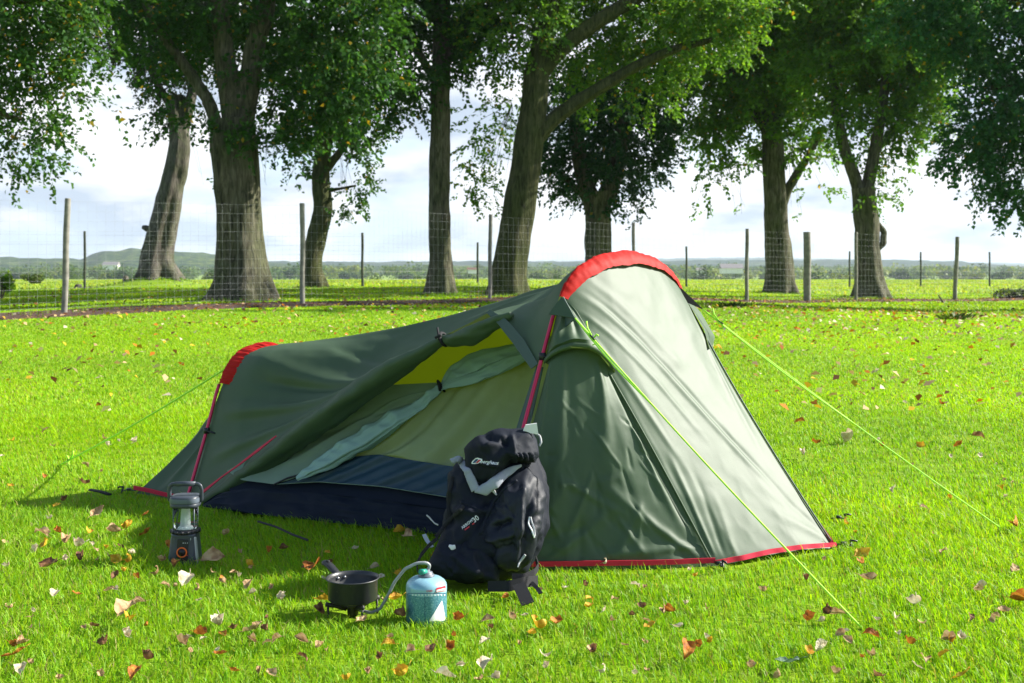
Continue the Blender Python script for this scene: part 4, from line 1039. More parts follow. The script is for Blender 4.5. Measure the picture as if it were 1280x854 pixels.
# ------------------------------------------------------------------ rucksack leaning on the tent
M['pack'] = fabric('rucksack_nylon', (0.008, 0.011, 0.019), rough=0.7, spec=0.2, weave=0.4, crinkle=0.8, cscale=13)
M['pack_gloss'] = fabric('rucksack_coated', (0.010, 0.013, 0.021), rough=0.56, spec=0.32, weave=0.3, crinkle=0.8, cscale=10)
M['grey_strap'] = fabric('grey_fleece', (0.30, 0.32, 0.38), rough=0.85, spec=0.2, crinkle=0.3)
M['white_tag'] = simple('white_label', (0.75, 0.75, 0.75), rough=0.6, var=0.05)
M['print_white'] = simple('white_print', (0.8, 0.82, 0.85), rough=0.6, var=0.02)
M['print_red'] = simple('red_print', (0.55, 0.03, 0.05), rough=0.6, var=0.02)
M['print_blue'] = simple('blue_print', (0.01, 0.06, 0.16), rough=0.6, var=0.02)
M['cordgrey'] = simple('grey_cord', (0.45, 0.46, 0.48), rough=0.6)
pack = empty('rucksack', G(608, 731), 'black rucksack with grey webbing straps leaning against the tent side', 'rucksack')
def pplane(px, py, off=0.0):
    """leaning middle plane of the rucksack: 3.50 m away at its foot, 3.74 m at its top"""
    d = 3.52
    for _ in range(6):
        z = CAM_H + (CY - py) / F * d; d = 3.52 + 0.42 * z - off
    return P(px, py, d)
FR = np.array([0, -1.0, 0.28]); FR /= np.linalg.norm(FR)
PACK_V, PACK_F = [], []
def pillow(name, outline, off, tf, tb, mat, seed, amp=0.006, folds=(), n=120, K=26, scale=11, power=0.62, parent=pack):
    o = np.array(outline, float); o = resample(np.vstack([o, o[:1]]), n + 1, 0)[:-1]
    for _ in range(2): o = 0.25 * np.roll(o, 1, 0) + .5 * o + .25 * np.roll(o, -1, 0)
    c = o.mean(0); V = []; rows = []
    def ring(s, h):
        pts = []
        for a in o:
            q = c + (a - c) * s; pts.append(pplane(q[0], q[1], off) + FR * h)
        return np.array(pts)
    ss = np.linspace(0, 1, K + 1)[1:]
    R_ = [ring(0.02, tf)] + [ring(s, tf * (1 - s ** 2.6) ** power) for s in ss] + [ring(s, -tb * (1 - s ** 2.6) ** power) for s in ss[::-1][1:]] + [ring(0.02, -tb)]
    S = np.array(R_)
    ctr = S.mean((0, 1)); N = S - ctr; N /= np.linalg.norm(N, axis=2)[..., None]
    folds = [(p, q, r_, s_, w_, a_ * 1.5) for p, q, r_, s_, w_, a_ in folds]
    d = 1.25 * amp * (1.5 * crease(S * scale * [1, 1, .8], 3, seed) + 1.0 * fbm(S * scale * .6, 3, seed + 4))
    pxs = S[..., 0] / S[..., 1] * F + CX; pys = CY - (S[..., 2] - CAM_H) / S[..., 1] * F
    rf = np.random.default_rng(seed + 50); lo, hi = o.min(0), o.max(0); folds = list(folds)
    for k in range(int(7 + (hi - lo).prod() / 420)):
        q = lo + (hi - lo) * rf.random(2); an = rf.normal(1.1, .9); L_ = 12 + 26 * rf.random()
        folds.append((q[0], q[1], q[0] + L_ * math.cos(an), q[1] + L_ * math.sin(an), 1.4 + 2.4 * rf.random(), rf.choice([-1, 1]) * (.002 + .0035 * rf.random())))
    for (x0, y0, x1, y1, w, a) in folds:
        L = np.array([x1 - x0, y1 - y0]); l = np.linalg.norm(L)
        t = ((pxs - x0) * L[0] + (pys - y0) * L[1]) / l ** 2; s = ((pxs - x0) * -L[1] + (pys - y0) * L[0]) / l
        d = d + a * np.exp(-(s / w) ** 2) * sstep(-.1, .2, t) * (1 - sstep(.8, 1.1, t))
    S = S + N * d[..., None]
    nr = len(S); Fs = [(i * n + k, i * n + (k + 1) % n, (i + 1) * n + (k + 1) % n, (i + 1) * n + k) for i in range(nr - 1) for k in range(n)]
    Fs += [tuple(range(n))[::-1], tuple((nr - 1) * n + k for k in range(n))]
    base = sum(len(v) for v in PACK_V); PACK_V.append(S.reshape(-1, 3)); PACK_F.extend(tuple(i + base for i in f) for f in Fs)
    return MB().add(S.reshape(-1, 3), Fs).build(name, M[mat], parent)
pillow('body', [(563, 592), (575, 578), (600, 566), (640, 560), (668, 570), (679, 592), (683, 618), (681, 650), (672, 688), (657, 716), (625, 729), (580, 728), (550, 722), (538, 706), (545, 685), (556, 660), (559, 628)],
       0.0, .10, .13, 'pack', 3, .006, [(560, 638, 606, 640, 4, .008), (606, 640, 575, 690, 5, -.012), (600, 632, 640, 600, 5, -.012), (610, 680, 640, 720, 5, .008)])
pillow('front_pocket', [(536, 704), (541, 689), (553, 678), (575, 672), (598, 672), (612, 684), (622, 706), (622, 727), (590, 731), (556, 725), (540, 716)], 0.055, .055, .08, 'pack', 8, .005,
       [(560, 690, 600, 720, 6, .008), (585, 676, 612, 722, 5, -.008)])
pillow('side_pocket', [(634, 592), (645, 586), (660, 586), (673, 595), (681, 612), (683, 636), (677, 668), (663, 700), (648, 717), (628, 716), (610, 706), (600, 688), (600, 664), (611, 645), (622, 622), (627, 604)],
       0.065, .062, .07, 'pack_gloss', 13, .006, [(655, 600, 646, 712, 5, .010), (668, 610, 652, 700, 4, -.010), (612, 662, 640, 650, 4, -.012), (606, 676, 645, 668, 5, .010), (612, 690, 648, 690, 4, -.008), (630, 640, 660, 618, 6, .006), (618, 655, 628, 690, 4, -.008)])
pillow('lid', [(579, 590), (580, 574), (585, 560), (596, 549), (612, 541), (634, 537), (655, 535), (669, 542), (677, 556), (678, 568), (674, 577), (664, 580), (648, 577), (634, 584), (622, 597), (612, 606), (600, 605), (587, 600)],
       0.085, .07, .10, 'pack', 17, .005, [(604, 548, 640, 552, 5, -.012), (640, 540, 644, 576, 4, .010), (600, 560, 636, 545, 6, .008)] + [(x, 566, x - 1, 580, 1.6, .006 * (-1) ** i) for i, x in enumerate(range(646, 676, 4))])
pillow('padded_back', [(655, 560), (672, 566), (682, 590), (688, 620), (686, 655), (676, 690), (660, 712), (650, 690), (655, 640)], -0.07, .05, .06, 'pack', 21, .004)
BV = BVHTree.FromPolygons([tuple(p) for v in PACK_V for p in v], PACK_F)
def psurf(px, py, off=0.002):
    r = Vector(ray(px, py)).normalized()
    hit = BV.ray_cast(Vector(CAMP), r)
    p = hit[0] if hit[0] is not None else Vector(pplane(px, py, .05))
    return np.array(p - r * off)
# grey straps lying over the body in a V
def strap(pxs, wpx, mat, name, off=0.006, thick=.4, parent=pack, n=44, drape=True):
    q = resample(np.array(pxs, float), n, 1); c = np.array([psurf(a, b, off) for a, b in q])
    for _ in range(3): c[1:-1] = .25 * c[:-2] + .5 * c[1:-1] + .25 * c[2:]
    r = np.interp(np.linspace(0, 1, n), np.linspace(0, 1, len(wpx)), wpx) / 2 / F * c[:, 1]
    m = MB(); m.tube(c, r, 12, flat=thick, up=FR)
    V = np.array(m.v); V += 0.0025 * np.stack([fbm(V * 40, 2, 5 + k) for k in range(3)], 1); m.v = [tuple(p) for p in V]
    return m.build(name, M[mat], parent)
strap([(564, 577), (572, 572), (580, 582), (587, 596), (595, 612)], [7, 9, 9, 11, 12], 'grey_strap', 'strap', .012)
strap([(593, 613), (604, 613), (616, 606), (628, 594), (640, 587), (652, 581)], [6, 14, 15, 12, 9, 3], 'grey_strap', 'strap', .014)
strap([(612, 608), (616, 613), (621, 620)], [5, 4, 2], 'cordgrey', 'strap', .012)
strap([(600, 668), (606, 650), (616, 630), (630, 612), (646, 600)], [4, 4, 4, 4, 3], 'pack', 'piping', .003, .6)
strap([(575, 626), (590, 634), (604, 640)], [3, 3, 3], 'pack', 'piping', .002, .6)
strap([(545, 672), (560, 652), (572, 640), (580, 632)], [5, 5, 5, 5], 'webbing', 'compression_strap', .008, .3)
strap([(566, 596), (562, 620), (560, 650)], [5, 6, 6], 'webbing', 'compression_strap', .004, .3)
# white tab on the front pocket, webbing bits, zips
strap([(561, 682), (565, 684), (569, 683)], [4, 6, 5], 'white_tag', 'zip_tab', .006, .3)
strap([(656, 694), (651, 702), (647, 709)], [3, 3, 2], 'cordgrey', 'zip_pull', .006, .5)
strap([(662, 646), (661, 655), (665, 664), (668, 672)], [2.2] * 4, 'print_white', 'cord_loop', .005, 1)
strap([(663, 646), (666, 655), (668, 662), (669, 670)], [2.2] * 4, 'cordgrey', 'cord_loop', .005, 1)
strap([(533, 643), (538, 648), (543, 653), (548, 656)], [2] * 4, 'cordgrey', 'cord_loop', .004, 1)
strap([(668, 541), (675, 545), (677, 553), (674, 557)], [3] * 4, 'cordgrey', 'cord_loop', .006, 1)
c0 = [psurf(652, 541, .004), psurf(657, 531, .0), psurf(671, 529, .0), psurf(672, 544, .004)]
c0 = [np.array([p[0], 3.60, p[2]]) for p in (P(653, 540, 3.6), P(657, 531, 3.6), P(671, 529, 3.6), P(673, 543, 3.6))]
h = np.array([0, .004, 0]); MB().add([p - h for p in c0] + [p + h for p in c0], [(0, 1, 2, 3), (7, 6, 5, 4), (0, 4, 5, 1), (1, 5, 6, 2), (2, 6, 7, 3), (3, 7, 4, 0)]).build('hang_label', M['white_tag'], pack, False)
# webbing loops lying on the grass
def webbing(pts, w, name='webbing_strap', wd=(0, .4, 1), mat='webbing', parent=pack, n=40):
    return ribbon([np.asarray(p, float) for p in pts], w, np.asarray(wd, float), name, M[mat], .0014, n, 2, parent)
webbing([P(548, 672, 3.52), P(536, 682, 3.5), P(526, 694, 3.47), P(521, 706, 3.45), P(522, 713, 3.43)], .014)
webbing([P(530, 668, 3.53), P(534, 676, 3.52), P(540, 684, 3.5)], .012, 'webbing_strap', (1, 0, .3), 'grey_strap')
webbing([P(640, 722, 3.42), P(655, 722, 3.42), P(668, 716, 3.44), P(673, 708, 3.46), P(670, 700, 3.5)], .022, 'hip_belt')
webbing([P(610, 733, 3.40), P(636, 733, 3.37), P(655, 728, 3.38), P(672, 726, 3.42)], .03, 'hip_belt')
webbing([P(648, 730, 3.36), P(654, 742, 3.32), P(660, 755, 3.28)], .036, 'hip_belt', (1, .1, .3), 'webbing')
webbing([P(664, 728, 3.40), P(672, 736, 3.36), P(676, 742, 3.34)], .012, 'buckle', (1, .1, .3), 'black')
# lettering and emblem, laid on the cloth
def text_px(body, cx, cy_, hpx, ang, shear=0.0, surf=psurf, name='lettering', mat='print_white', parent=pack, off=0.0035, extrude=0, sx=1.0, bold=0.0, warp=None):
    cu = bpy.data.curves.new('t', 'FONT'); cu.body = body; cu.size = 1; cu.shear = shear; cu.align_x = 'CENTER'; cu.align_y = 'CENTER'; cu.offset = bold; cu.resolution_u = 3
    ob = bpy.data.objects.new('t', cu); COL.objects.link(ob); bpy.context.view_layer.update()
    me = bpy.data.meshes.new_from_object(ob.evaluated_get(bpy.context.evaluated_depsgraph_get()))
    bpy.data.objects.remove(ob); bpy.data.curves.remove(cu)
    ca, sa = math.cos(ang), math.sin(ang)
    for v in me.vertices:
        x, y = v.co.x * hpx * sx, v.co.y * hpx
        if warp: x, y = warp(x, y)
        p = surf(cx + x * ca - y * sa, cy_ - (x * sa + y * ca), off)
        v.co = Vector(p)
    me.name = name
    return link(name, me, M[mat], parent, False)
def poly_px(pts, mat, name='emblem', off=.003, parent=pack, surf=psurf):
    V = [surf(a, b, off) for a, b in pts]
    return MB().add(V, [tuple(range(len(V)))]).build(name, M[mat], parent, False)
text_px('berghaus', 611.5, 578.0, 6.4, R(-6), 0.35, bold=0.012, sx=.98)
poly_px([(589, 579), (590.5, 576.4), (594.5, 572.8), (597, 572.2), (602.8, 574.0), (602.2, 576.2), (598.0, 579.4), (595, 580.0), (590, 580)], 'print_white', off=.0032)
poly_px([(590.7, 578.4), (594.4, 574.2), (596.8, 573.8), (597.6, 574.4), (593.8, 578.8), (591, 578.9)], 'print_blue', off=.0042)
poly_px([(594.4, 579.2), (598.6, 574.6), (601.6, 575.0), (597.2, 578.9)], 'print_red', off=.0042)
text_px('ARROW', 584.0, 655.2, 5.0, R(38), 0.0, bold=0.012, sx=.92)
text_px('30', 594.6, 649.0, 9.2, R(36), 0.0, bold=0.01, sx=.92)
poly_px([(580.5, 662.0), (592.5, 653.2), (593.2, 654.4), (581.2, 663.2)], 'print_red', name='underline', off=.003)

# ------------------------------------------------------------------ camping lantern
lp = G(232, 703); SC = lp[1] / F      # metres per photo pixel here
M['lan_grey'] = simple('lantern_dark_grey', (0.045, 0.055, 0.07), rough=0.4, var=.1)
M['lan_mid'] = simple('lantern_mid_grey', (0.10, 0.125, 0.155), rough=0.45, var=.1)
M['lan_lit'] = simple('lantern_silver_lit', (0.42, 0.45, 0.47), rough=0.35, metal=.3, var=.05)
M['orange'] = simple('orange_ring', (0.85, 0.16, 0.02), rough=0.4, var=.03)
m, nt, b = new_mat('clear_globe'); b.inputs['Base Color'].default_value = (.93, .97, .96, 1); b.inputs['Roughness'].default_value = 0.06; b.inputs['Transmission Weight'].default_value = 1.0; b.inputs['IOR'].default_value = 1.15
M['globe'] = m
m, nt, b = new_mat('frosted_tube'); b.inputs['Base Color'].default_value = (.8, .86, .84, 1); b.inputs['Roughness'].default_value = 0.35; b.inputs['Transmission Weight'].default_value = .55; b.inputs['IOR'].default_value = 1.2
M['frost'] = m
lan = empty('camping_lantern', lp, 'switched off camping lantern with clear globe and orange ring in front of the tent foot', 'lantern')
LX, LY = lp[0], lp[1]
def Lc(x, y, z): return np.array([LX + x, LY + y, z])
MB().lathe([(.001, 0), (.049, 0), (.0505, .006), (.047, .03), (.0435, .07), (.041, .098), (.042, .104), (.001, .104)], 48, (LX, LY, 0), sq=.45).build('base', M['lan_grey'], lan)
fp = MB()
fp.add([Lc(x, -y, z) for x, y, z in [(-.020, .0495, .008), (.022, .0495, .008), (.021, .0445, .088), (-.016, .0445, .09)]] + [Lc(x, -y + .012, z) for x, y, z in [(-.020, .0495, .008), (.022, .0495, .008), (.021, .0445, .088), (-.016, .0445, .09)]],
       [(0, 1, 2, 3), (4, 7, 6, 5), (0, 4, 5, 1), (1, 5, 6, 2), (2, 6, 7, 3), (3, 7, 4, 0)]); fp.build('front_panel', M['black'], lan, False, bevel=.002)
for sx_ in (-1, 1):
    MB().add([Lc(sx_ * x, -y, z) for x, y, z in [(.028, .046, .004), (.050, .036, .004), (.041, .031, .095), (.026, .0415, .095)]] + [Lc(sx_ * x, -y + .02, z) for x, y, z in [(.028, .046, .004), (.050, .036, .004), (.041, .031, .095), (.026, .0415, .095)]],
             [(0, 1, 2, 3), (4, 7, 6, 5), (0, 4, 5, 1), (1, 5, 6, 2), (2, 6, 7, 3), (3, 7, 4, 0)]).build('side_panel', M['lan_lit'] if sx_ > 0 else M['lan_mid'], lan, False, bevel=.003)  # right panel paler than its left twin: side light put into the colour
ringc = Lc(.001, -.0505, .046)
MB().tube([ringc + np.array([.0155 * math.cos(a), .0009 * math.sin(a) * 1.0, .0155 * math.sin(a)]) for a in np.linspace(0, 2 * np.pi, 41)], .0024, 8, caps=False).build('ring', M['orange'], lan)
MB().tube([ringc + [0, .006, 0], ringc + [0, -.001, 0]], .0118, 24).build('button', M['black'], lan)
def lsurf(px, py, off): 
    q = onplane(px, py, Lc(0, -.0478, .05), np.array([0, -1, -.06])); return q + np.array([0, -.0022, 0])
poly_px([(231.6, 693.2), (235, 692.8), (235, 693.8), (231.6, 694.2)], 'print_red', 'printed_mark', parent=lan, surf=lsurf)
for q in (228.6, 231.2, 234.0): poly_px([(q, 676.3), (q + 1, 676.2), (q + 1, 677.2), (q, 677.3)], 'print_white', 'printed_mark', parent=lan, surf=lsurf)
g_ = MB()
g_.lathe([(.0455, .103), (.0465, .107), (.0455, .116), (.0415, .117)], 48, (LX, LY, 0)); 
for k in range(16): a = k * math.pi / 8; g_.box((LX + .0465 * math.cos(a), LY + .0465 * math.sin(a), .110), (.003, .005, .0045), a)
g_.build('collar', M['black'], lan)
MB().lathe([(.0405, .112), (.041, .150), (.0405, .196), (.0385, .196), (.039, .150), (.0385, .112), (.0405, .112)], 48, (LX, LY, 0)).build('globe', M['globe'], lan)
MB().lathe([(.001, .118), (.030, .118), (.024, .124), (.017, .130), (.016, .175), (.020, .186), (.024, .192), (.001, .192)], 32, (LX, LY, 0)).build('light_tube', M['frost'], lan)
for a in (.55, 2.6, 3.7, 5.7):
    MB().tube([(LX + .041 * math.cos(a), LY + .041 * math.sin(a), .115), (LX + .041 * math.cos(a), LY + .041 * math.sin(a), .195)], .0022, 6).build('guard_rod', M['lan_mid'], lan)
MB().lathe([(.001, .194), (.046, .194), (.0475, .199), (.0475, .206), (.0465, .207), (.0475, .209), (.0475, .226), (.045, .231), (.03, .233), (.001, .2335)], 48, (LX, LY, 0), sq=.2).build('cap', M['lan_grey'], lan)
MB().lathe([(.0482, .210), (.0486, .212), (.0486, .222), (.0482, .225)], 48, (LX, LY, 0), sq=.2).build('cap_band', M['lan_mid'], lan)
hpts = [Lc(-.048, 0, .212), Lc(-.053, -.001, .216), Lc(-.0535, -.003, .250), Lc(-.050, -.004, .264), Lc(-.042, -.004, .270), Lc(0, -.004, .272), Lc(.042, -.004, .270), Lc(.050, -.004, .264), Lc(.0535, -.003, .250), Lc(.053, -.001, .216), Lc(.048, 0, .212)]
MB().tube(resample(hpts, 90, 1), .0055, 10, flat=1.3).build('handle', M['lan_grey'], lan)
MB().tube([Lc(-.034, -.004, .270), Lc(.034, -.004, .271)], .0068, 10, flat=1.3).build('grip', M['lan_grey'], lan)

lan.scale = (.96, .96, .93)
# ------------------------------------------------------------------ stove, pan, gas cartridge
M['pan'] = simple('pan_black_enamel', (0.022, 0.024, 0.026), rough=0.38, var=.2, vscale=60, bmp=.15, bscale=300)
m, nt, b = new_mat('pan_speckled'); v = coords(nt); f = noise(nt, v, 130, 2)
nt.links.new(ramp(nt, f, [(.0, (.02, .022, .024)), (.74, (.03, .032, .034)), (.78, (.35, .35, .35))]), b.inputs['Base Color']); b.inputs['Roughness'].default_value = .42
M['pan_out'] = m
M['steel'] = simple('steel', (0.5, 0.5, 0.5), rough=.3, metal=1)
M['iron'] = simple('stove_iron', (0.025, 0.023, 0.022), rough=.6, var=.3, vscale=40)
pc = P(441, 726, 3.23); PX, PY = pc[0], pc[1]; PZ = 0.047
stove = empty('camping_stove', (PX, PY, 0), 'low black gas stove burner under the saucepan', 'stove')
s_ = MB(); s_.lathe([(.001, .004), (.014, .004), (.016, .026), (.034, .034), (.036, .039), (.030, .042), (.001, .042)], 28, (PX, PY, 0)); s_.build('burner', M['iron'], stove)
for k in range(4):
    a = .5 + k * math.pi / 2; ca, sa = math.cos(a), math.sin(a)
    s_ = MB()
    s_.tube([(PX + ca * .018, PY + sa * .018, .024), (PX + ca * .05, PY + sa * .05, .037), (PX + ca * .07, PY + sa * .07, .042), (PX + ca * .077, PY + sa * .077, .044)], .0042, 6, flat=1.6)
    s_.tube([(PX + ca * .070, PY + sa * .070, .041), (PX + ca * .070, PY + sa * .070, .018), (PX + ca * .072, PY + sa * .072, -.01)], .0034, 6); s_.build('support_arm', M['iron'], stove)
pan = empty('saucepan', (PX, PY, PZ), 'small black saucepan with an angled handle standing on the stove', 'saucepan')
R0 = .0665
MB().lathe([(.001, PZ), (R0 - .004, PZ), (R0, PZ + .004), (R0 + .0005, PZ + .054), (R0 + .006, PZ + .0585), (R0 + .0065, PZ + .060), (R0 + .004, PZ + .061)], 64, (PX, PY, 0)).build('body', M['pan_out'], pan)
MB().lathe([(R0 + .004, PZ + .061), (R0 - .0005, PZ + .058), (R0 - .002, PZ + .05), (R0 - .003, PZ + .006), (.001, PZ + .004)], 64, (PX, PY, 0)).build('interior', M['pan'], pan)
hd = np.array([-.62, .8, 0]); hd /= np.linalg.norm(hd)
hp = [np.array([PX, PY, PZ + .046]) + hd * R0 * .99, np.array([PX, PY, PZ + .050]) + hd * (R0 + .012), np.array([PX, PY, PZ + .057]) + hd * (R0 + .032), np.array([PX, PY, PZ + .066]) + hd * (R0 + .06), np.array([PX, PY, PZ + .071]) + hd * (R0 + .09)]
hm_ = MB(); hm_.tube(resample(hp, 40, 1), np.interp(np.linspace(0, 1, 40), [0, .15, .3, .6, .9, 1], [.006, .007, .0115, .0125, .0135, .010]), 14, flat=.55, up=np.array([0, 0, 1.0])); ho = hm_.build('handle', M['black'], pan)
hh = hp[-1] - hd * .018 + np.array([0, 0, .007]); MB().tube([hh - hd * .008, hh + hd * .006], .0035, 8, flat=.3).build('hanging_hole', M['pan'], ho)
for s in (-.17, .17):
    a = math.atan2(hd[1], hd[0]) + s; p = np.array([PX + math.cos(a) * (R0 - .002), PY + math.sin(a) * (R0 - .002), PZ + .046]); q = np.array([PX + math.cos(a) * (R0 - .007), PY + math.sin(a) * (R0 - .007), PZ + .046])
    MB().tube([p, p * .4 + q * .6, q], [.0042, .004, .002], 10).build('rivet', M['steel'], pan)
# cartridge
gp = G(533, 777); GX, GY = gp[0], gp[1]
m, nt, b = new_mat('cartridge_paint'); v = coords(nt); sp = nd(nt, 'ShaderNodeSeparateXYZ'); nt.links.new(v, sp.inputs[0])
spk = noise(nt, v, 260, 2); 
teal = ramp(nt, spk, [(.35, (.05, .18, .25)), (.55, (.09, .26, .33)), (.7, (.21, .40, .46))])
lite = ramp(nt, noise(nt, v, 14, 3), [(.35, (.22, .43, .53)), (.65, (.32, .53, .60))])
gt = nd(nt, 'ShaderNodeMath', operation='GREATER_THAN'); gt.inputs[1].default_value = .081; nt.links.new(sp.outputs['Z'], gt.inputs[0])
mx = nd(nt, 'ShaderNodeMix', data_type='RGBA'); nt.links.new(gt.outputs[0], mx.inputs['Factor']); nt.links.new(teal, mx.inputs['A']); nt.links.new(lite, mx.inputs['B'])
nt.links.new(mx.outputs['Result'], b.inputs['Base Color']); b.inputs['Roughness'].default_value = .32; b.inputs['Metallic'].default_value = .25
M['can'] = m
can = empty('gas_cartridge', gp, 'blue green gas cartridge with a white triangle, hose leading to the stove', 'gas cartridge')
RC = .0545
co = MB().lathe([(.001, .0), (RC - .006, .0), (RC - .001, .003), (RC, .010), (RC, .096), (RC - .0015, .103), (RC - .006, .110), (RC - .016, .117), (RC - .028, .1205), (.0215, .121)], 64).build('body', M['can'], can)
co.parent = None; co.location = (GX, GY, 0); bpy.context.view_layer.update(); co.parent = can; co.matrix_parent_inverse = can.matrix_world.inverted()
MB().lathe([(.0215, .120), (.022, .124), (.019, .1265), (.0165, .1275), (.0165, .132), (.010, .133), (.009, .139), (.001, .139)], 32, (GX, GY, 0)).build('valve', M['lan_mid'], can)
M['knob'] = simple('green_knob', (0.02, 0.26, 0.19), rough=.35)
k0 = np.array([GX - .002, GY - .006, .134]); MB().tube([k0, k0 + np.array([-.012, -.016, .004])], .0075, 14).build('knob', M['knob'], can)
M['hose'] = simple('grey_braided_hose', (0.30, 0.32, 0.33), rough=.5, metal=.2, bmp=.5, bscale=500)
hz = [np.array([GX + .004, GY + .004, .136]), np.array([GX + .010, GY + .002, .150]), np.array([GX + .000, GY, .157]), np.array([GX - .025, GY, .156]), np.array([GX - .058, GY, .140]), np.array([GX - .085, GY + .003, .105]), np.array([GX - .105, GY + .006, .065]), np.array([GX - .125, GY + .012, .030]), np.array([GX - .150, GY + .02, .017]), np.array([PX + .03, PY - .004, .016]), np.array([PX + .017, PY, .018])]
MB().tube(resample(hz, 80, 3), .0042, 10).build('hose', M['hose'], can)
def csurf(px, py, off):
    o_ = CAMP; r = ray(px, py); a = r[0] ** 2 + r[1] ** 2; bq = 2 * ((o_[0] - GX) * r[0] + (o_[1] - GY) * r[1]); cq = (o_[0] - GX) ** 2 + (o_[1] - GY) ** 2 - (RC + .0007) ** 2
    dsc = bq * bq - 4 * a * cq
    t = (-bq - math.sqrt(max(dsc, 0))) / (2 * a); return o_ + r * t
T_ = [(552.5, 751), (549.6, 756), (546.7, 761), (543.8, 766), (540.6, 771), (536, 777.5), (541, 779), (547, 779), (552, 778.2), (556.8, 776.2), (556.6, 770), (555.9, 763.5), (554.6, 757)]
def band_px(rows, mat, name, surf, parent, nc=14):
    V = []; 
    for (a, b, y0, y1) in rows: V += [surf(a + (b - a) * t, y0 + (y1 - y0) * t, .002) for t in np.linspace(0, 1, nc)]
    return MB().grid(np.array(V).reshape(len(rows), nc, 3)).build(name, M[mat], parent, False)
band_px([(552.3 - 16.3 * t, 552.6 + 4.3 * t ** .8, 751 + 26 * t, 751 + 25 * t) for t in np.linspace(0, 1, 16)], 'print_white', 'printed_triangle', csurf, can)
poly_px([(530.9, 743), (531.4, 743), (531.4, 775), (530.9, 775)], 'print_blue', 'printed_line', parent=can, surf=csurf)
band_px([(510, 557.5, 741.5 + t, 741.5 + t) for t in (0, .7)], 'print_blue', 'printed_line', csurf, can, 30)
for q in range(515, 556, 4): poly_px([(q, 743.2), (q + 1.6, 743.3), (q + 1.6, 744.6), (q, 744.5)], 'print_white', 'printed_mark', parent=can, surf=csurf)
# red outlined badge with its word
bx = [(545.3, 740.4), (546.2, 735.4), (556.2, 733.0), (556.0, 738.6)]
band_px([(545.6 - t, 556.9 - .1 * t, 734.9 + 6.1 * t, 732.2 + 6.8 * t) for t in np.linspace(0, 1, 5)], 'print_red', 'printed_badge', csurf, can)
csurf2 = lambda a, b_, o: csurf(a, b_, o) + (CAMP - csurf(a, b_, o)) * .0004
band_px([(545.9 - .5 * t, 556.4 - .1 * t, 737.6 + 2.7 * t, 735.2 + 3.3 * t) for t in np.linspace(0, 1, 4)], 'print_white', 'printed_badge', csurf2, can)
csurf3 = lambda a, b_, o: csurf(a, b_, o) + (CAMP - csurf(a, b_, o)) * .0007
text_px('Coleman', 551.0, 738.2, 2.9, R(13), 0.0, surf=csurf3, mat='print_red', parent=can, sx=.9)
text_px('C500', 536.8, 739.0, 3.2, R(4), 0.0, surf=csurf, mat='print_red', parent=can, bold=.02, sx=1.1)
# loose black strap in the grass
ribbon([np.array([p[0], p[1], .045]) for p in (G(322, 657, .03), G(345, 664, .03), G(366, 674, .03), G(385, 681, .03))], .010, np.array([0.1, 1, .4]), 'strap', M['webbing'], .0012, 50, 1, None)
st = bpy.data.objects[[o.name for o in bpy.data.objects if o.name.startswith('strap') and o.parent is tent][-1]]
st.parent = None; st.matrix_world.identity(); tag(st, 'loose black webbing strap lying in the shaded grass before the open tent door', 'strap')
s2 = MB(); s2.tube([np.array([p[0], p[1], .045]) for p in (G(113, 617, .03), G(124, 619, .03), G(137, 623, .03))], .012, 6, flat=.4)
s2.build('strap', M['webbing']); tag(bpy.data.objects['strap'] if False else COL.objects[-1], 'short black strap on the grass left of the tent foot corner', 'strap')

# ------------------------------------------------------------------ grass blades (uncountable: one object)
TENT_POLY = np.array([FC[:2], NFt[:2] + [0, .03], [-.6, 4.42], [0.0, 4.0], NB[:2] + [0, .05], HF[:2] + [-.02, .04], HB[:2] + [-.03, .0], BIGP[-1][:2], SMLP[-1][:2], FC2[:2]])
def inpoly(x, y, poly):
    c = np.zeros(len(x), bool); n = len(poly); j = n - 1
    for i in range(n):
        xi, yi = poly[i]; xj, yj = poly[j]
        c ^= ((yi > y) != (yj > y)) & (x < (xj - xi) * (y - yi) / (yj - yi + 1e-12) + xi); j = i
    return c
def blocked(x, y):
    b = inpoly(x, y, TENT_POLY)
    b |= (np.hypot(x - GX, y - GY) < RC + .002) | (np.hypot(x - PX, y - PY) < .075) | (np.maximum(abs(x - LX), abs(y - LY)) < .05)
    b |= (((x + .075) / .14) ** 2 + ((y - 3.52) / .10) ** 2) < 1
    fy = fence_line(x); b |= (y > fy - .9) & (y < fy + 1.7) & (y > 15)
    for L_ in (hem, hemn, bc_):
        for p in L_[::4]: b |= np.hypot(x - p[0], y - p[1] + .02) < .028
    return b
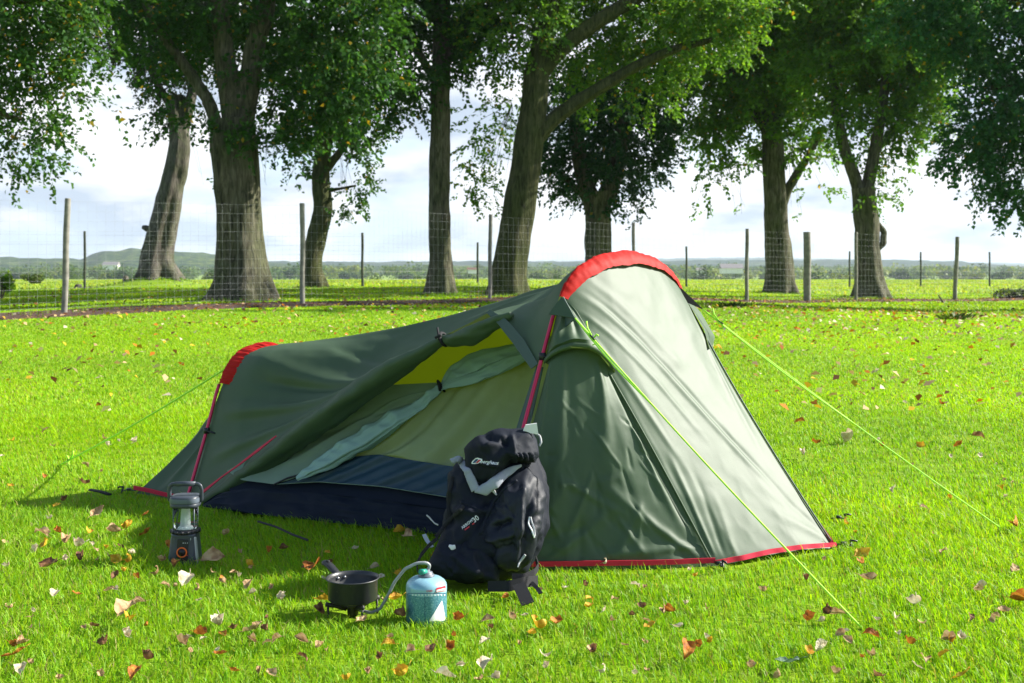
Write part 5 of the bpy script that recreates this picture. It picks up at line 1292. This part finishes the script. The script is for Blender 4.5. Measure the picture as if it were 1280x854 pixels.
def grass(y0, y1, dens, h, w, base=(0.21, 0.385, 0.010), margin=.56):
    n = int((y1 ** 2 - y0 ** 2) * margin * dens)
    y = np.sqrt(RNG.random(n) * (y1 ** 2 - y0 ** 2) + y0 ** 2); x = (RNG.random(n) * 2 - 1) * margin * y
    ok = ~blocked(x, y); x, y = x[ok], y[ok]; n = len(x)
    p2 = np.stack([x, y, x * 0], 1)
    tuft = vnoise(p2 * 7, 31); big = vnoise(p2 * 1.3, 33); big2 = vnoise(p2 * .45, 35)
    keep = RNG.random(n) < 0.80 + 0.25 * tuft + .15 * big; x, y, p2, tuft, big, big2 = (q[keep] for q in (x, y, p2, tuft, big, big2)); n = len(x)
    z = ground_z(x, y) - .004
    hh = h * (0.6 + 0.6 * RNG.random(n)) * (1 + .22 * tuft + .15 * big); hh *= np.where(RNG.random(n) < .04, 1.5, 1)
    az = RNG.random(n) * 6.283; lean = (0.25 + .55 * RNG.random(n)) ; la = RNG.random(n) * 6.283 * .6 + 2.2 * big2 + 1.0
    dx, dy = np.cos(la) * lean * hh, np.sin(la) * lean * hh
    ww = w * (.6 + .8 * RNG.random(n)); bx_, by_ = np.cos(az) * ww / 2, np.sin(az) * ww / 2
    B = np.stack([x, y, z], 1); s = np.stack([bx_, by_, 0 * x], 1)
    Mi = B + np.stack([dx * .35, dy * .35, hh * .6], 1); T = B + np.stack([dx, dy, hh * (1 - .3 * lean)], 1)
    V = np.stack([B - s, B + s, Mi + s * .8, Mi - s * .8, T + s * .12, T - s * .12], 1).reshape(-1, 3)
    i = np.arange(n)[:, None] * 6
    Q = np.concatenate([i + [0, 1, 2, 3], i + [3, 2, 4, 5]], 0)
    c = np.array(base) * np.exp(RNG.normal(0, .15, n))[:, None]
    c = c * (1 + (RNG.random(n)[:, None] - .45) * np.array([.6, .1, -.3])) * (1 + .10 * big[:, None] * np.array([1.3, .8, .5])) * (1 + .12 * big2[:, None] * np.array([1.3, .9, .5]))
    dry = RNG.random(n) < .055 + .05 * np.clip(big, 0, 1); c[dry] = np.array([.34, .30, .10]) * (.6 + .5 * RNG.random((dry.sum(), 1)))
    dk = RNG.random(n) < .05; c[dk] *= np.array([.45, .6, .9])
    return V, Q, np.repeat(np.clip(c, 0, .9), 6, 0)
M['grass'] = leafmat('grass_blade', trans=0.42, tgain=(1.5, 1.45, .5), rough=.5, spec=.2)
Vs, Qs, Cs, off = [], [], [], 0
for a in [(2.35, 4.6, 19000, .033, .0028), (4.6, 8, 8000, .030, .004), (8, 15, 2700, .028, .007), (15, 24, 700, .028, .016), (24, 46, 150, .045, .035, (.20, .34, .006)), (46, 108, 22, .10, .05, (.25, .35, .04))]:
    V, Q, C = grass(*a); Vs.append(V); Qs.append(Q + off); Cs.append(C); off += len(V)
# longer unmown grass round the trunks and along the fence foot
def long_grass(x, y, h, w, base):
    global off
    n = len(x); z = ground_z(x, y) - .01; hh = h * (.5 + .9 * RNG.random(n)); a = RNG.random(n) * 6.28; la = RNG.random(n) * 6.28; ln = hh * RNG.uniform(.1, .5, n)
    B = np.stack([x, y, z], 1); s = np.stack([np.cos(a), np.sin(a), 0 * a], 1) * w / 2; D = np.stack([np.cos(la) * ln, np.sin(la) * ln, 0 * a], 1)
    Mi = B + D * .35; Mi[:, 2] += hh * .6; T = B + D; T[:, 2] += hh
    V = np.stack([B - s, B + s, Mi + s * .8, Mi - s * .8, T + s * .1, T - s * .1], 1).reshape(-1, 3); i = np.arange(n)[:, None] * 6
    Vs.append(V); Qs.append(np.concatenate([i + [0, 1, 2, 3], i + [3, 2, 4, 5]], 0) + off); off += len(V)
    Cs.append(np.repeat(np.clip(np.array(base) * np.exp(RNG.normal(0, .25, n))[:, None], 0, .8), 6, 0))
for tx_, ty_, tr_ in ((-6.0, 26, .75), (-14.2, 48, .9), (-7.4, 45, .6), (-1.95, 33, .5), (0, 32, .65), (3.05, 42, .6), (9.9, 44, .8), (11.7, 39, .8)):
    n = 500; a = RNG.random(n) * 6.28; r = tr_ * (1 + .5 * RNG.random(n) ** 2); long_grass(tx_ + np.cos(a) * r, ty_ + np.sin(a) * r, .09, .02, (.13, .24, .02))
n = 2600; x = RNG.uniform(-13, 20, n); cl_ = vnoise(np.stack([x * .8, x * 0, x * 0], 1), 41); k_ = cl_ > .05; x = x[k_]; long_grass(x, fence_line(x) + RNG.normal(.15, .35, len(x)), .12, .02, (.15, .23, .03))
me = quadmesh('grass', np.concatenate(Vs), np.concatenate(Qs)); setcol(me, np.concatenate(Cs))
tag(link('grass', me, M['grass'], None, False), 'short bright green grass of the lawn', 'grass', kind='stuff')

# ------------------------------------------------------------------ fallen leaves
def leaf_mesh(seed, curl, fold_, asp, stem=True):
    rs = np.random.default_rng(seed); nx_, ny_ = 9, 15
    tt = np.linspace(0, 1, ny_); wv = np.sin(np.pi * tt ** .8) ** .8 * asp * .5 * (1 + .08 * rs.normal(size=ny_)); wv[0] = .012; wv[-1] = .004
    S = np.zeros((ny_, nx_, 3))
    ax_ = 0.0; yy, zz_ = 0.0, 0.0
    for i, t in enumerate(tt):
        a = curl * (t - .35) * 2.2 + .15 * math.sin(7 * t + seed)
        if i: yy += math.cos(a) / (ny_ - 1); zz_ += math.sin(a) / (ny_ - 1)
        for j, s in enumerate(np.linspace(-1, 1, nx_)):
            up_ = fold_ * abs(s) ** 1.5 * wv[i] * 1.4 + .05 * math.sin(9 * t + 4 * s + seed) * abs(s)
            S[i, j] = (s * wv[i] * math.cos(min(1.2, fold_ * .7)), yy, zz_ + up_)
    S[..., 1] -= yy * .5; S[..., 2] -= S[..., 2].min()
    m = MB(); m.grid(S)
    if stem:
        p = S[0, nx_ // 2]; m.tube([p, p + np.array([.03, -.12, .03]), p + np.array([.09, -.26, .02 + .04 * math.sin(seed)])], [.018, .014, .012], 5)
    me = bpy.data.meshes.new('fallen_leaf'); me.from_pydata(m.v, [], m.f); me.update()
    me.polygons.foreach_set('use_smooth', np.ones(len(me.polygons), dtype=bool)); return me
def leaf_mat(name, c0, c1, c2, tr=.25):
    m, nt, b = new_mat(name); v = coords(nt, 'Object'); f = noise(nt, v, 3.2, 6, .6)
    oi = nd(nt, 'ShaderNodeObjectInfo'); ad = nd(nt, 'ShaderNodeVectorMath', operation='ADD'); nt.links.new(v, ad.inputs[0])
    cb = nd(nt, 'ShaderNodeCombineXYZ'); ml = nd(nt, 'ShaderNodeMath', operation='MULTIPLY'); ml.inputs[1].default_value = 40; nt.links.new(oi.outputs['Random'], ml.inputs[0]); nt.links.new(ml.outputs[0], cb.inputs[0])
    nt.links.new(cb.outputs[0], ad.inputs[1])
    nn = nd(nt, 'ShaderNodeTexNoise'); nn.inputs['Scale'].default_value = 3.0; nn.inputs['Detail'].default_value = 6; nt.links.new(ad.outputs[0], nn.inputs['Vector'])
    col = ramp(nt, nn.outputs['Fac'], [(.33, c0), (.52, c1), (.68, c2)])
    nt.links.new(col, b.inputs['Base Color']); b.inputs['Roughness'].default_value = .6; b.inputs['Specular IOR Level'].default_value = .3
    bump(nt, b, nn.outputs['Fac'], .4, .05)
    t = nd(nt, 'ShaderNodeBsdfTranslucent'); nt.links.new(col, t.inputs['Color']); mxs = nd(nt, 'ShaderNodeMixShader'); mxs.inputs[0].default_value = tr
    nt.links.new(b.outputs[0], mxs.inputs[1]); nt.links.new(t.outputs[0], mxs.inputs[2]); nt.links.new(mxs.outputs[0], nt.nodes['Material Output'].inputs['Surface']); return m
LM = {'yellow': leaf_mat('leaf_yellow', (.45, .22, .02), (.62, .36, .02), (.66, .45, .06)), 'tan': leaf_mat('leaf_tan', (.25, .13, .06), (.48, .31, .16), (.60, .44, .25)),
      'brown': leaf_mat('leaf_brown', (.08, .035, .02), (.19, .085, .04), (.34, .19, .09)), 'orange': leaf_mat('leaf_orange', (.20, .06, .015), (.45, .15, .02), (.58, .28, .04)),
      'pale': leaf_mat('leaf_pale', (.42, .30, .18), (.62, .52, .36), (.70, .64, .50)), 'green': leaf_mat('leaf_grey_green', (.05, .10, .06), (.10, .18, .11), (.22, .30, .24))}
VARS = [leaf_mesh(s, c, f_, a) for s, c, f_, a in [(1, .9, .5, .62), (2, 1.5, .9, .6), (3, .3, .25, .7), (4, -.5, .5, .66), (5, 2.0, .6, .55), (6, .7, 1.1, .6), (7, .15, .5, .72)]]
LMESH = {}
for c in LM:
    LMESH[c] = []
    for v_ in VARS: q = v_.copy(); q.materials.append(LM[c]); LMESH[c].append(q)
def put_leaf(px, py, col, size, label, var=None, rz=None, tilt=.35, lift=.022):
    z = .02; d = (CAM_H - z) * F / (py - CY)
    if d > 9: z = float(ground_z((px - CX) / F * d, d)) + .02; d = (CAM_H - z) * F / (py - CY)
    x = (px - CX) / F * d
    o = bpy.data.objects.new('fallen_leaf', LMESH[col][RNG.integers(0, 7) if var is None else var]); COL.objects.link(o)
    o.location = (x, d, float(ground_z(x, d)) + lift); o.scale = (size,) * 3
    o.rotation_euler = (RNG.normal(0, tilt), RNG.normal(0, tilt), RNG.random() * 6.28 if rz is None else rz)
    tag(o, label, 'leaf', 'fallen leaves'); return o
notable = [
 (155, 663, 'yellow', .085, 'large yellow leaf up the slope left of the lantern globe'), (142, 668, 'tan', .07, 'tan leaf touching the left side of the large yellow leaf'),
 (148, 703, 'yellow', .065, 'bright yellow flat leaf, the left one of the yellow pair left of the lantern'), (161, 706, 'yellow', .06, 'bright yellow flat leaf, the right one of the yellow pair left of the lantern'),
 (122, 643, 'tan', .08, 'curled tan and orange leaf below the short black strap'), (104, 606, 'brown', .08, 'brown crumpled leaf above the short black strap'),
 (50, 674, 'tan', .085, 'dome shaped tan leaf at the left of the big leaf cluster'), (57, 684, 'yellow', .065, 'golden leaf under the dome shaped tan leaf'), (45, 688, 'pale', .055, 'pale leaf tip below the dome shaped tan leaf'),
 (62, 709, 'brown', .10, 'broad dark brown crumpled leaf in the left leaf cluster'), (84, 680, 'tan', .08, 'tan rolled leaf standing on edge in the left leaf cluster'), (101, 685, 'pale', .075, 'light tan curled leaf at the right end of the left leaf cluster'),
 (103, 701, 'brown', .06, 'small brown leaf under the light tan curled leaf'), (112, 668, 'yellow', .06, 'mottled yellow leaf behind the left leaf cluster'), (182, 669, 'orange', .06, 'flat orange brown leaf just left of the lantern globe'),
 (209, 686, 'orange', .05, 'orange leaf touching the left side of the lantern base'), (204, 703, 'tan', .062, 'narrow tan leaf standing beside the lantern base'), (193, 722, 'tan', .06, 'folded tan leaf in front and left of the lantern'),
 (232, 729, 'pale', .085, 'large pale tan leaf lying just in front of the lantern'), (219, 711, 'brown', .055, 'dark red brown leaf between the lantern and the pale leaf before it'), (267, 702, 'tan', .10, 'long curled tan leaf with a stem right of the lantern'),
 (183, 645, 'orange', .05, 'thin orange leaf half hidden in the shade by the tent foot'), (157, 766, 'tan', .10, 'biggest tan leaf standing upright in the left foreground'), (158, 781, 'yellow', .07, 'yellow orange leaf at the foot of the biggest tan leaf'),
 (68, 746, 'pale', .05, 'pale curled leaf alone in the left foreground'), (18, 822, 'orange', .07, 'orange brown leaf in the bottom left corner'), (185, 827, 'brown', .07, 'brown torn leaf in the left bottom foreground'),
 (168, 850, 'orange', .06, 'orange leaf cut by the bottom edge below the brown torn leaf'), (126, 810, 'brown', .055, 'thin brown leaf sliver in the left foreground'), (118, 786, 'brown', .04, 'tiny dark curled leaf in the left foreground'),
 (275, 781, 'pale', .085, 'pale cream leaf in the foreground left of the pan'), (316, 790, 'tan', .07, 'mottled tan leaf right of the pale cream leaf'), (292, 790, 'brown', .05, 'small brown leaf between the cream and mottled tan leaves'),
 (392, 713, 'orange', .10, 'large rust orange leaf behind the saucepan handle'), (384, 711, 'brown', .05, 'brown leaf end left of the rust orange leaf'), (402, 754, 'yellow', .06, 'golden leaf just left of the saucepan'),
 (452, 778, 'tan', .045, 'small tan leaf in front of the stove'), (400, 769, 'brown', .06, 'brown leaf in the grass left of the stove'), (495, 752, 'yellow', .07, 'yellow leaf between hose and gas cartridge'), (507, 772, 'brown', .075, 'dark brown leaf leaning against the gas cartridge'),
 (500, 668, 'yellow', .075, 'yellow leaf in the shade before the tent groundsheet'), (512, 674, 'tan', .07, 'rolled tan leaf beside the yellow leaf before the groundsheet'), (282, 669, 'tan', .05, 'tan leaf in the shade right of the lantern'),
 (576, 777, 'orange', .06, 'orange leaf on the grass right of the gas cartridge'), (640, 775, 'tan', .06, 'tan leaf in the grass in front of the rucksack'), (680, 788, 'yellow', .09, 'yellow leaf below an upright rust leaf in the centre foreground'),
 (695, 783, 'orange', .07, 'upright rust orange leaf on top of the yellow leaf in the centre foreground'), (611, 839, 'pale', .075, 'cream white leaf near the bottom edge in the centre'), (556, 849, 'pale', .06, 'pale leaf cut by the bottom edge left of the cream white leaf'),
 (508, 845, 'yellow', .07, 'yellow leaf at the bottom edge below the pan'), (515, 820, 'tan', .05, 'pale tan leaf in the bottom foreground under the gas cartridge'), (540, 816, 'brown', .06, 'brown curled leaf in the bottom foreground under the gas cartridge'),
 (855, 820, 'orange', .075, 'rust leaf with long stem in the right of centre foreground'), (985, 832, 'green', .075, 'grey green leaf standing in the right foreground'), (1010, 820, 'yellow', .06, 'golden leaf right of the grey green leaf'),
 (1146, 756, 'pale', .09, 'pale torn leaf in the right foreground'), (1085, 727, 'tan', .08, 'tan leaf in the grass below the right tent corner'), (1078, 695, 'yellow', .075, 'yellow tan leaf right of the right tent corner'),
 (1078, 708, 'orange', .05, 'orange leaf under the yellow tan leaf by the tent corner'), (1046, 772, 'tan', .065, 'tan leaf touched by the near guy line'), (1031, 771, 'brown', .06, 'brown leaf left of the near guy line end'),
 (1087, 801, 'orange', .055, 'orange leaf just beyond the near guy line peg'), (1008, 779, 'orange', .07, 'narrow orange brown leaf left of the near guy line'), (1058, 658, 'yellow', .06, 'yellow leaf by the upper peg of the right tent corner'),
 (1204, 848, 'yellow', .06, 'yellow leaf at the bottom right'), (1098, 850, 'brown', .055, 'brown leaf cut by the bottom edge at the right'), (1275, 755, 'orange', .08, 'orange leaf at the right edge'),
 (1064, 551, 'pale', .13, 'wide pale leaf on the lawn under the far guy line'), (1021, 556, 'orange', .09, 'upright orange leaf on the lawn right of the tent wall'), (1005, 569, 'pale', .07, 'pale oval leaf below the upright orange leaf'),
 (1153, 560, 'yellow', .09, 'bright yellow leaf on the lawn right of the far guy line'), (1179, 507, 'orange', .1, 'orange leaf standing far out on the right lawn'), (1223, 550, 'brown', .09, 'brown leaf on the right lawn beyond the far guy line'),
 (1198, 558, 'orange', .08, 'flat orange leaf left of the brown one on the right lawn'), (1271, 661, 'orange', .09, 'rust orange leaf beside the far guy line peg at the right edge'), (1000, 532, 'orange', .09, 'yellow and brown leaf close to the tent wall on the right lawn')]
for px, py, c, s, lab in notable: put_leaf(px, py, c, s * 0.80, lab, tilt=.38, lift=.027)
cols = ['tan', 'pale', 'orange', 'yellow', 'pale', 'tan', 'brown', 'tan']
words = {'tan': 'tan', 'brown': 'dark brown', 'orange': 'orange', 'yellow': 'yellow', 'pale': 'pale', 'green': 'grey green'}
made = len(notable)
while made < 300:
    t = RNG.random()
    if RNG.random() < .22: cx_, cy2 = [(90, 690), (230, 715), (290, 790), (480, 765)][RNG.integers(0, 4)]; px, py = RNG.normal(cx_, 55), RNG.normal(cy2, 28)
    else: py = 430 + 424 * t ** 0.75; px = RNG.uniform(-10, 1290)
    if py > 880 or py < 425: continue
    d = CAM_H * F / (py - CY); x = (px - CX) / F * d
    if blocked(np.array([x]), np.array([d]))[0]: continue
    if 170 < px < 1050 and 430 < py < 700 and d > 4.0: continue
    if any(abs(px - q[0]) < 12 and abs(py - q[1]) < 8 for q in notable): continue
    c = cols[RNG.integers(0, 8)]
    zone = 'on the near grass in front of the tent' if py > 700 else ('on the open lawn left of the tent' if px < 500 else 'on the open lawn right of the tent')
    put_leaf(px, py, c, RNG.uniform(.02, .045) * (1.25 if py < 560 else 1), 'small %s fallen leaf scattered %s' % (words[c], zone), lift=.024); made += 1
# the rest, too many and too far to count
Vs, Qs, Cs, off = [], [], [], 0
pal = np.array([[.50, .34, .18], [.16, .07, .03], [.48, .17, .02], [.62, .40, .03], [.66, .56, .40], [.45, .32, .14]])
def litter(n, xs_, ys_, zs_, size, cw=None):
    global off
    C = np.stack([xs_, ys_, zs_], 1); N = rand_unit(n) * .7 + [0, 0, 1]; N /= np.linalg.norm(N, axis=1)[:, None]
    V, Q = leaf_quads(C, N, rand_unit(n), size, .7); ci = RNG.choice(6, n, p=cw)
    Vs.append(V); Qs.append(Q + off); Cs.append(np.repeat(pal[ci] * (.6 + .6 * RNG.random((n, 1))), 4, 0)); off += len(V)
n = 4200; yy = np.sqrt(RNG.random(n) * (26 ** 2 - 7.5 ** 2) + 7.5 ** 2); xx = (RNG.random(n) * 2 - 1) * .56 * yy
cl = vnoise(np.stack([xx * .35, yy * .35, 0 * xx], 1), 77); k_ = (yy < fence_line(xx) - .3) & (RNG.random(n) < .55 + .5 * cl + .25 * (xx > 2) + .2 * (yy > 13)); xx, yy = xx[k_], yy[k_]; n = len(xx)
litter(n, xx, yy, ground_z(xx, yy) + .045, RNG.uniform(.03, .075, n) * (1 + yy / 60), [.26, .10, .14, .22, .20, .08])
n = 4000; xx = RNG.uniform(-13, 20, n); yy = fence_line(xx) + RNG.normal(.45, .55, n); litter(n, xx, yy, ground_z(xx, yy) + .04, RNG.uniform(.05, .12, n), [.12, .55, .13, .05, .05, .10])
n = 900; yy = RNG.uniform(24, 44, n); xx = (RNG.random(n) * 2 - 1) * .5 * yy; litter(n, xx, yy, ground_z(xx, yy) + .06, RNG.uniform(.05, .1, n), [.2, .4, .2, .1, .05, .05])
me = quadmesh('leaf_litter', np.concatenate(Vs), np.concatenate(Qs)); setcol(me, np.concatenate(Cs)); M['litter'] = leafmat('litter_leaf', trans=.2, tgain=(1.1, 1, .8), rough=.7)
tag(link('leaf_litter', me, M['litter'], None, False), 'scattered autumn leaves far out on the lawn and along the fence', 'leaf litter', kind='stuff')
# dark weed tuft far out on the lawn
def tuft(px, py, label):
    p = G(px, py); z0 = float(ground_z(p[0], p[1])); n = 90
    a = RNG.random(n) * 6.28; r = RNG.random(n) * .16; B = np.stack([p[0] + np.cos(a) * r * 1.6, p[1] + np.sin(a) * r, np.full(n, z0)], 1)
    T = B + np.stack([np.cos(a) * .12, np.sin(a) * .12, .05 + .10 * RNG.random(n)], 1); s = np.stack([-np.sin(a), np.cos(a), 0 * a], 1) * .02
    V = np.stack([B - s * .5, B + s * .5, (B + T) / 2 + s + [0, 0, .03], T], 1).reshape(-1, 3); me = quadmesh('weed', V, np.arange(4 * n).reshape(-1, 4)); setcol(me, np.repeat(np.array([[.05, .09, .02]]) * (.6 + .8 * RNG.random((n, 1))), 4, 0))
    tag(link('weed', me, M['leaf'], None, False), label, 'weed')
tuft(1195, 401, 'dark weed tuft far out on the right lawn below the fence'); tuft(913, 390, 'small dark weed tuft on the lawn right of the tent top')

# ------------------------------------------------------------------ haze over the far country
hz_ = MB(); hz_.box((0, 3450, 30), (6800, 3650, 45)); ho = hz_.build('haze', None, None, False)
m = bpy.data.materials.new('haze'); m.use_nodes = True; nt = m.node_tree; nt.nodes.clear()
pv = nt.nodes.new('ShaderNodeVolumePrincipled'); pv.inputs['Color'].default_value = (.76, .89, 1, 1); pv.inputs['Density'].default_value = 0.00014; pv.inputs['Anisotropy'].default_value = 0.2
om = nt.nodes.new('ShaderNodeOutputMaterial'); nt.links.new(pv.outputs[0], om.inputs['Volume'])
ho.data.materials.append(m); tag(ho, 'thin pale haze lying over the whole plain', 'haze', kind='stuff')
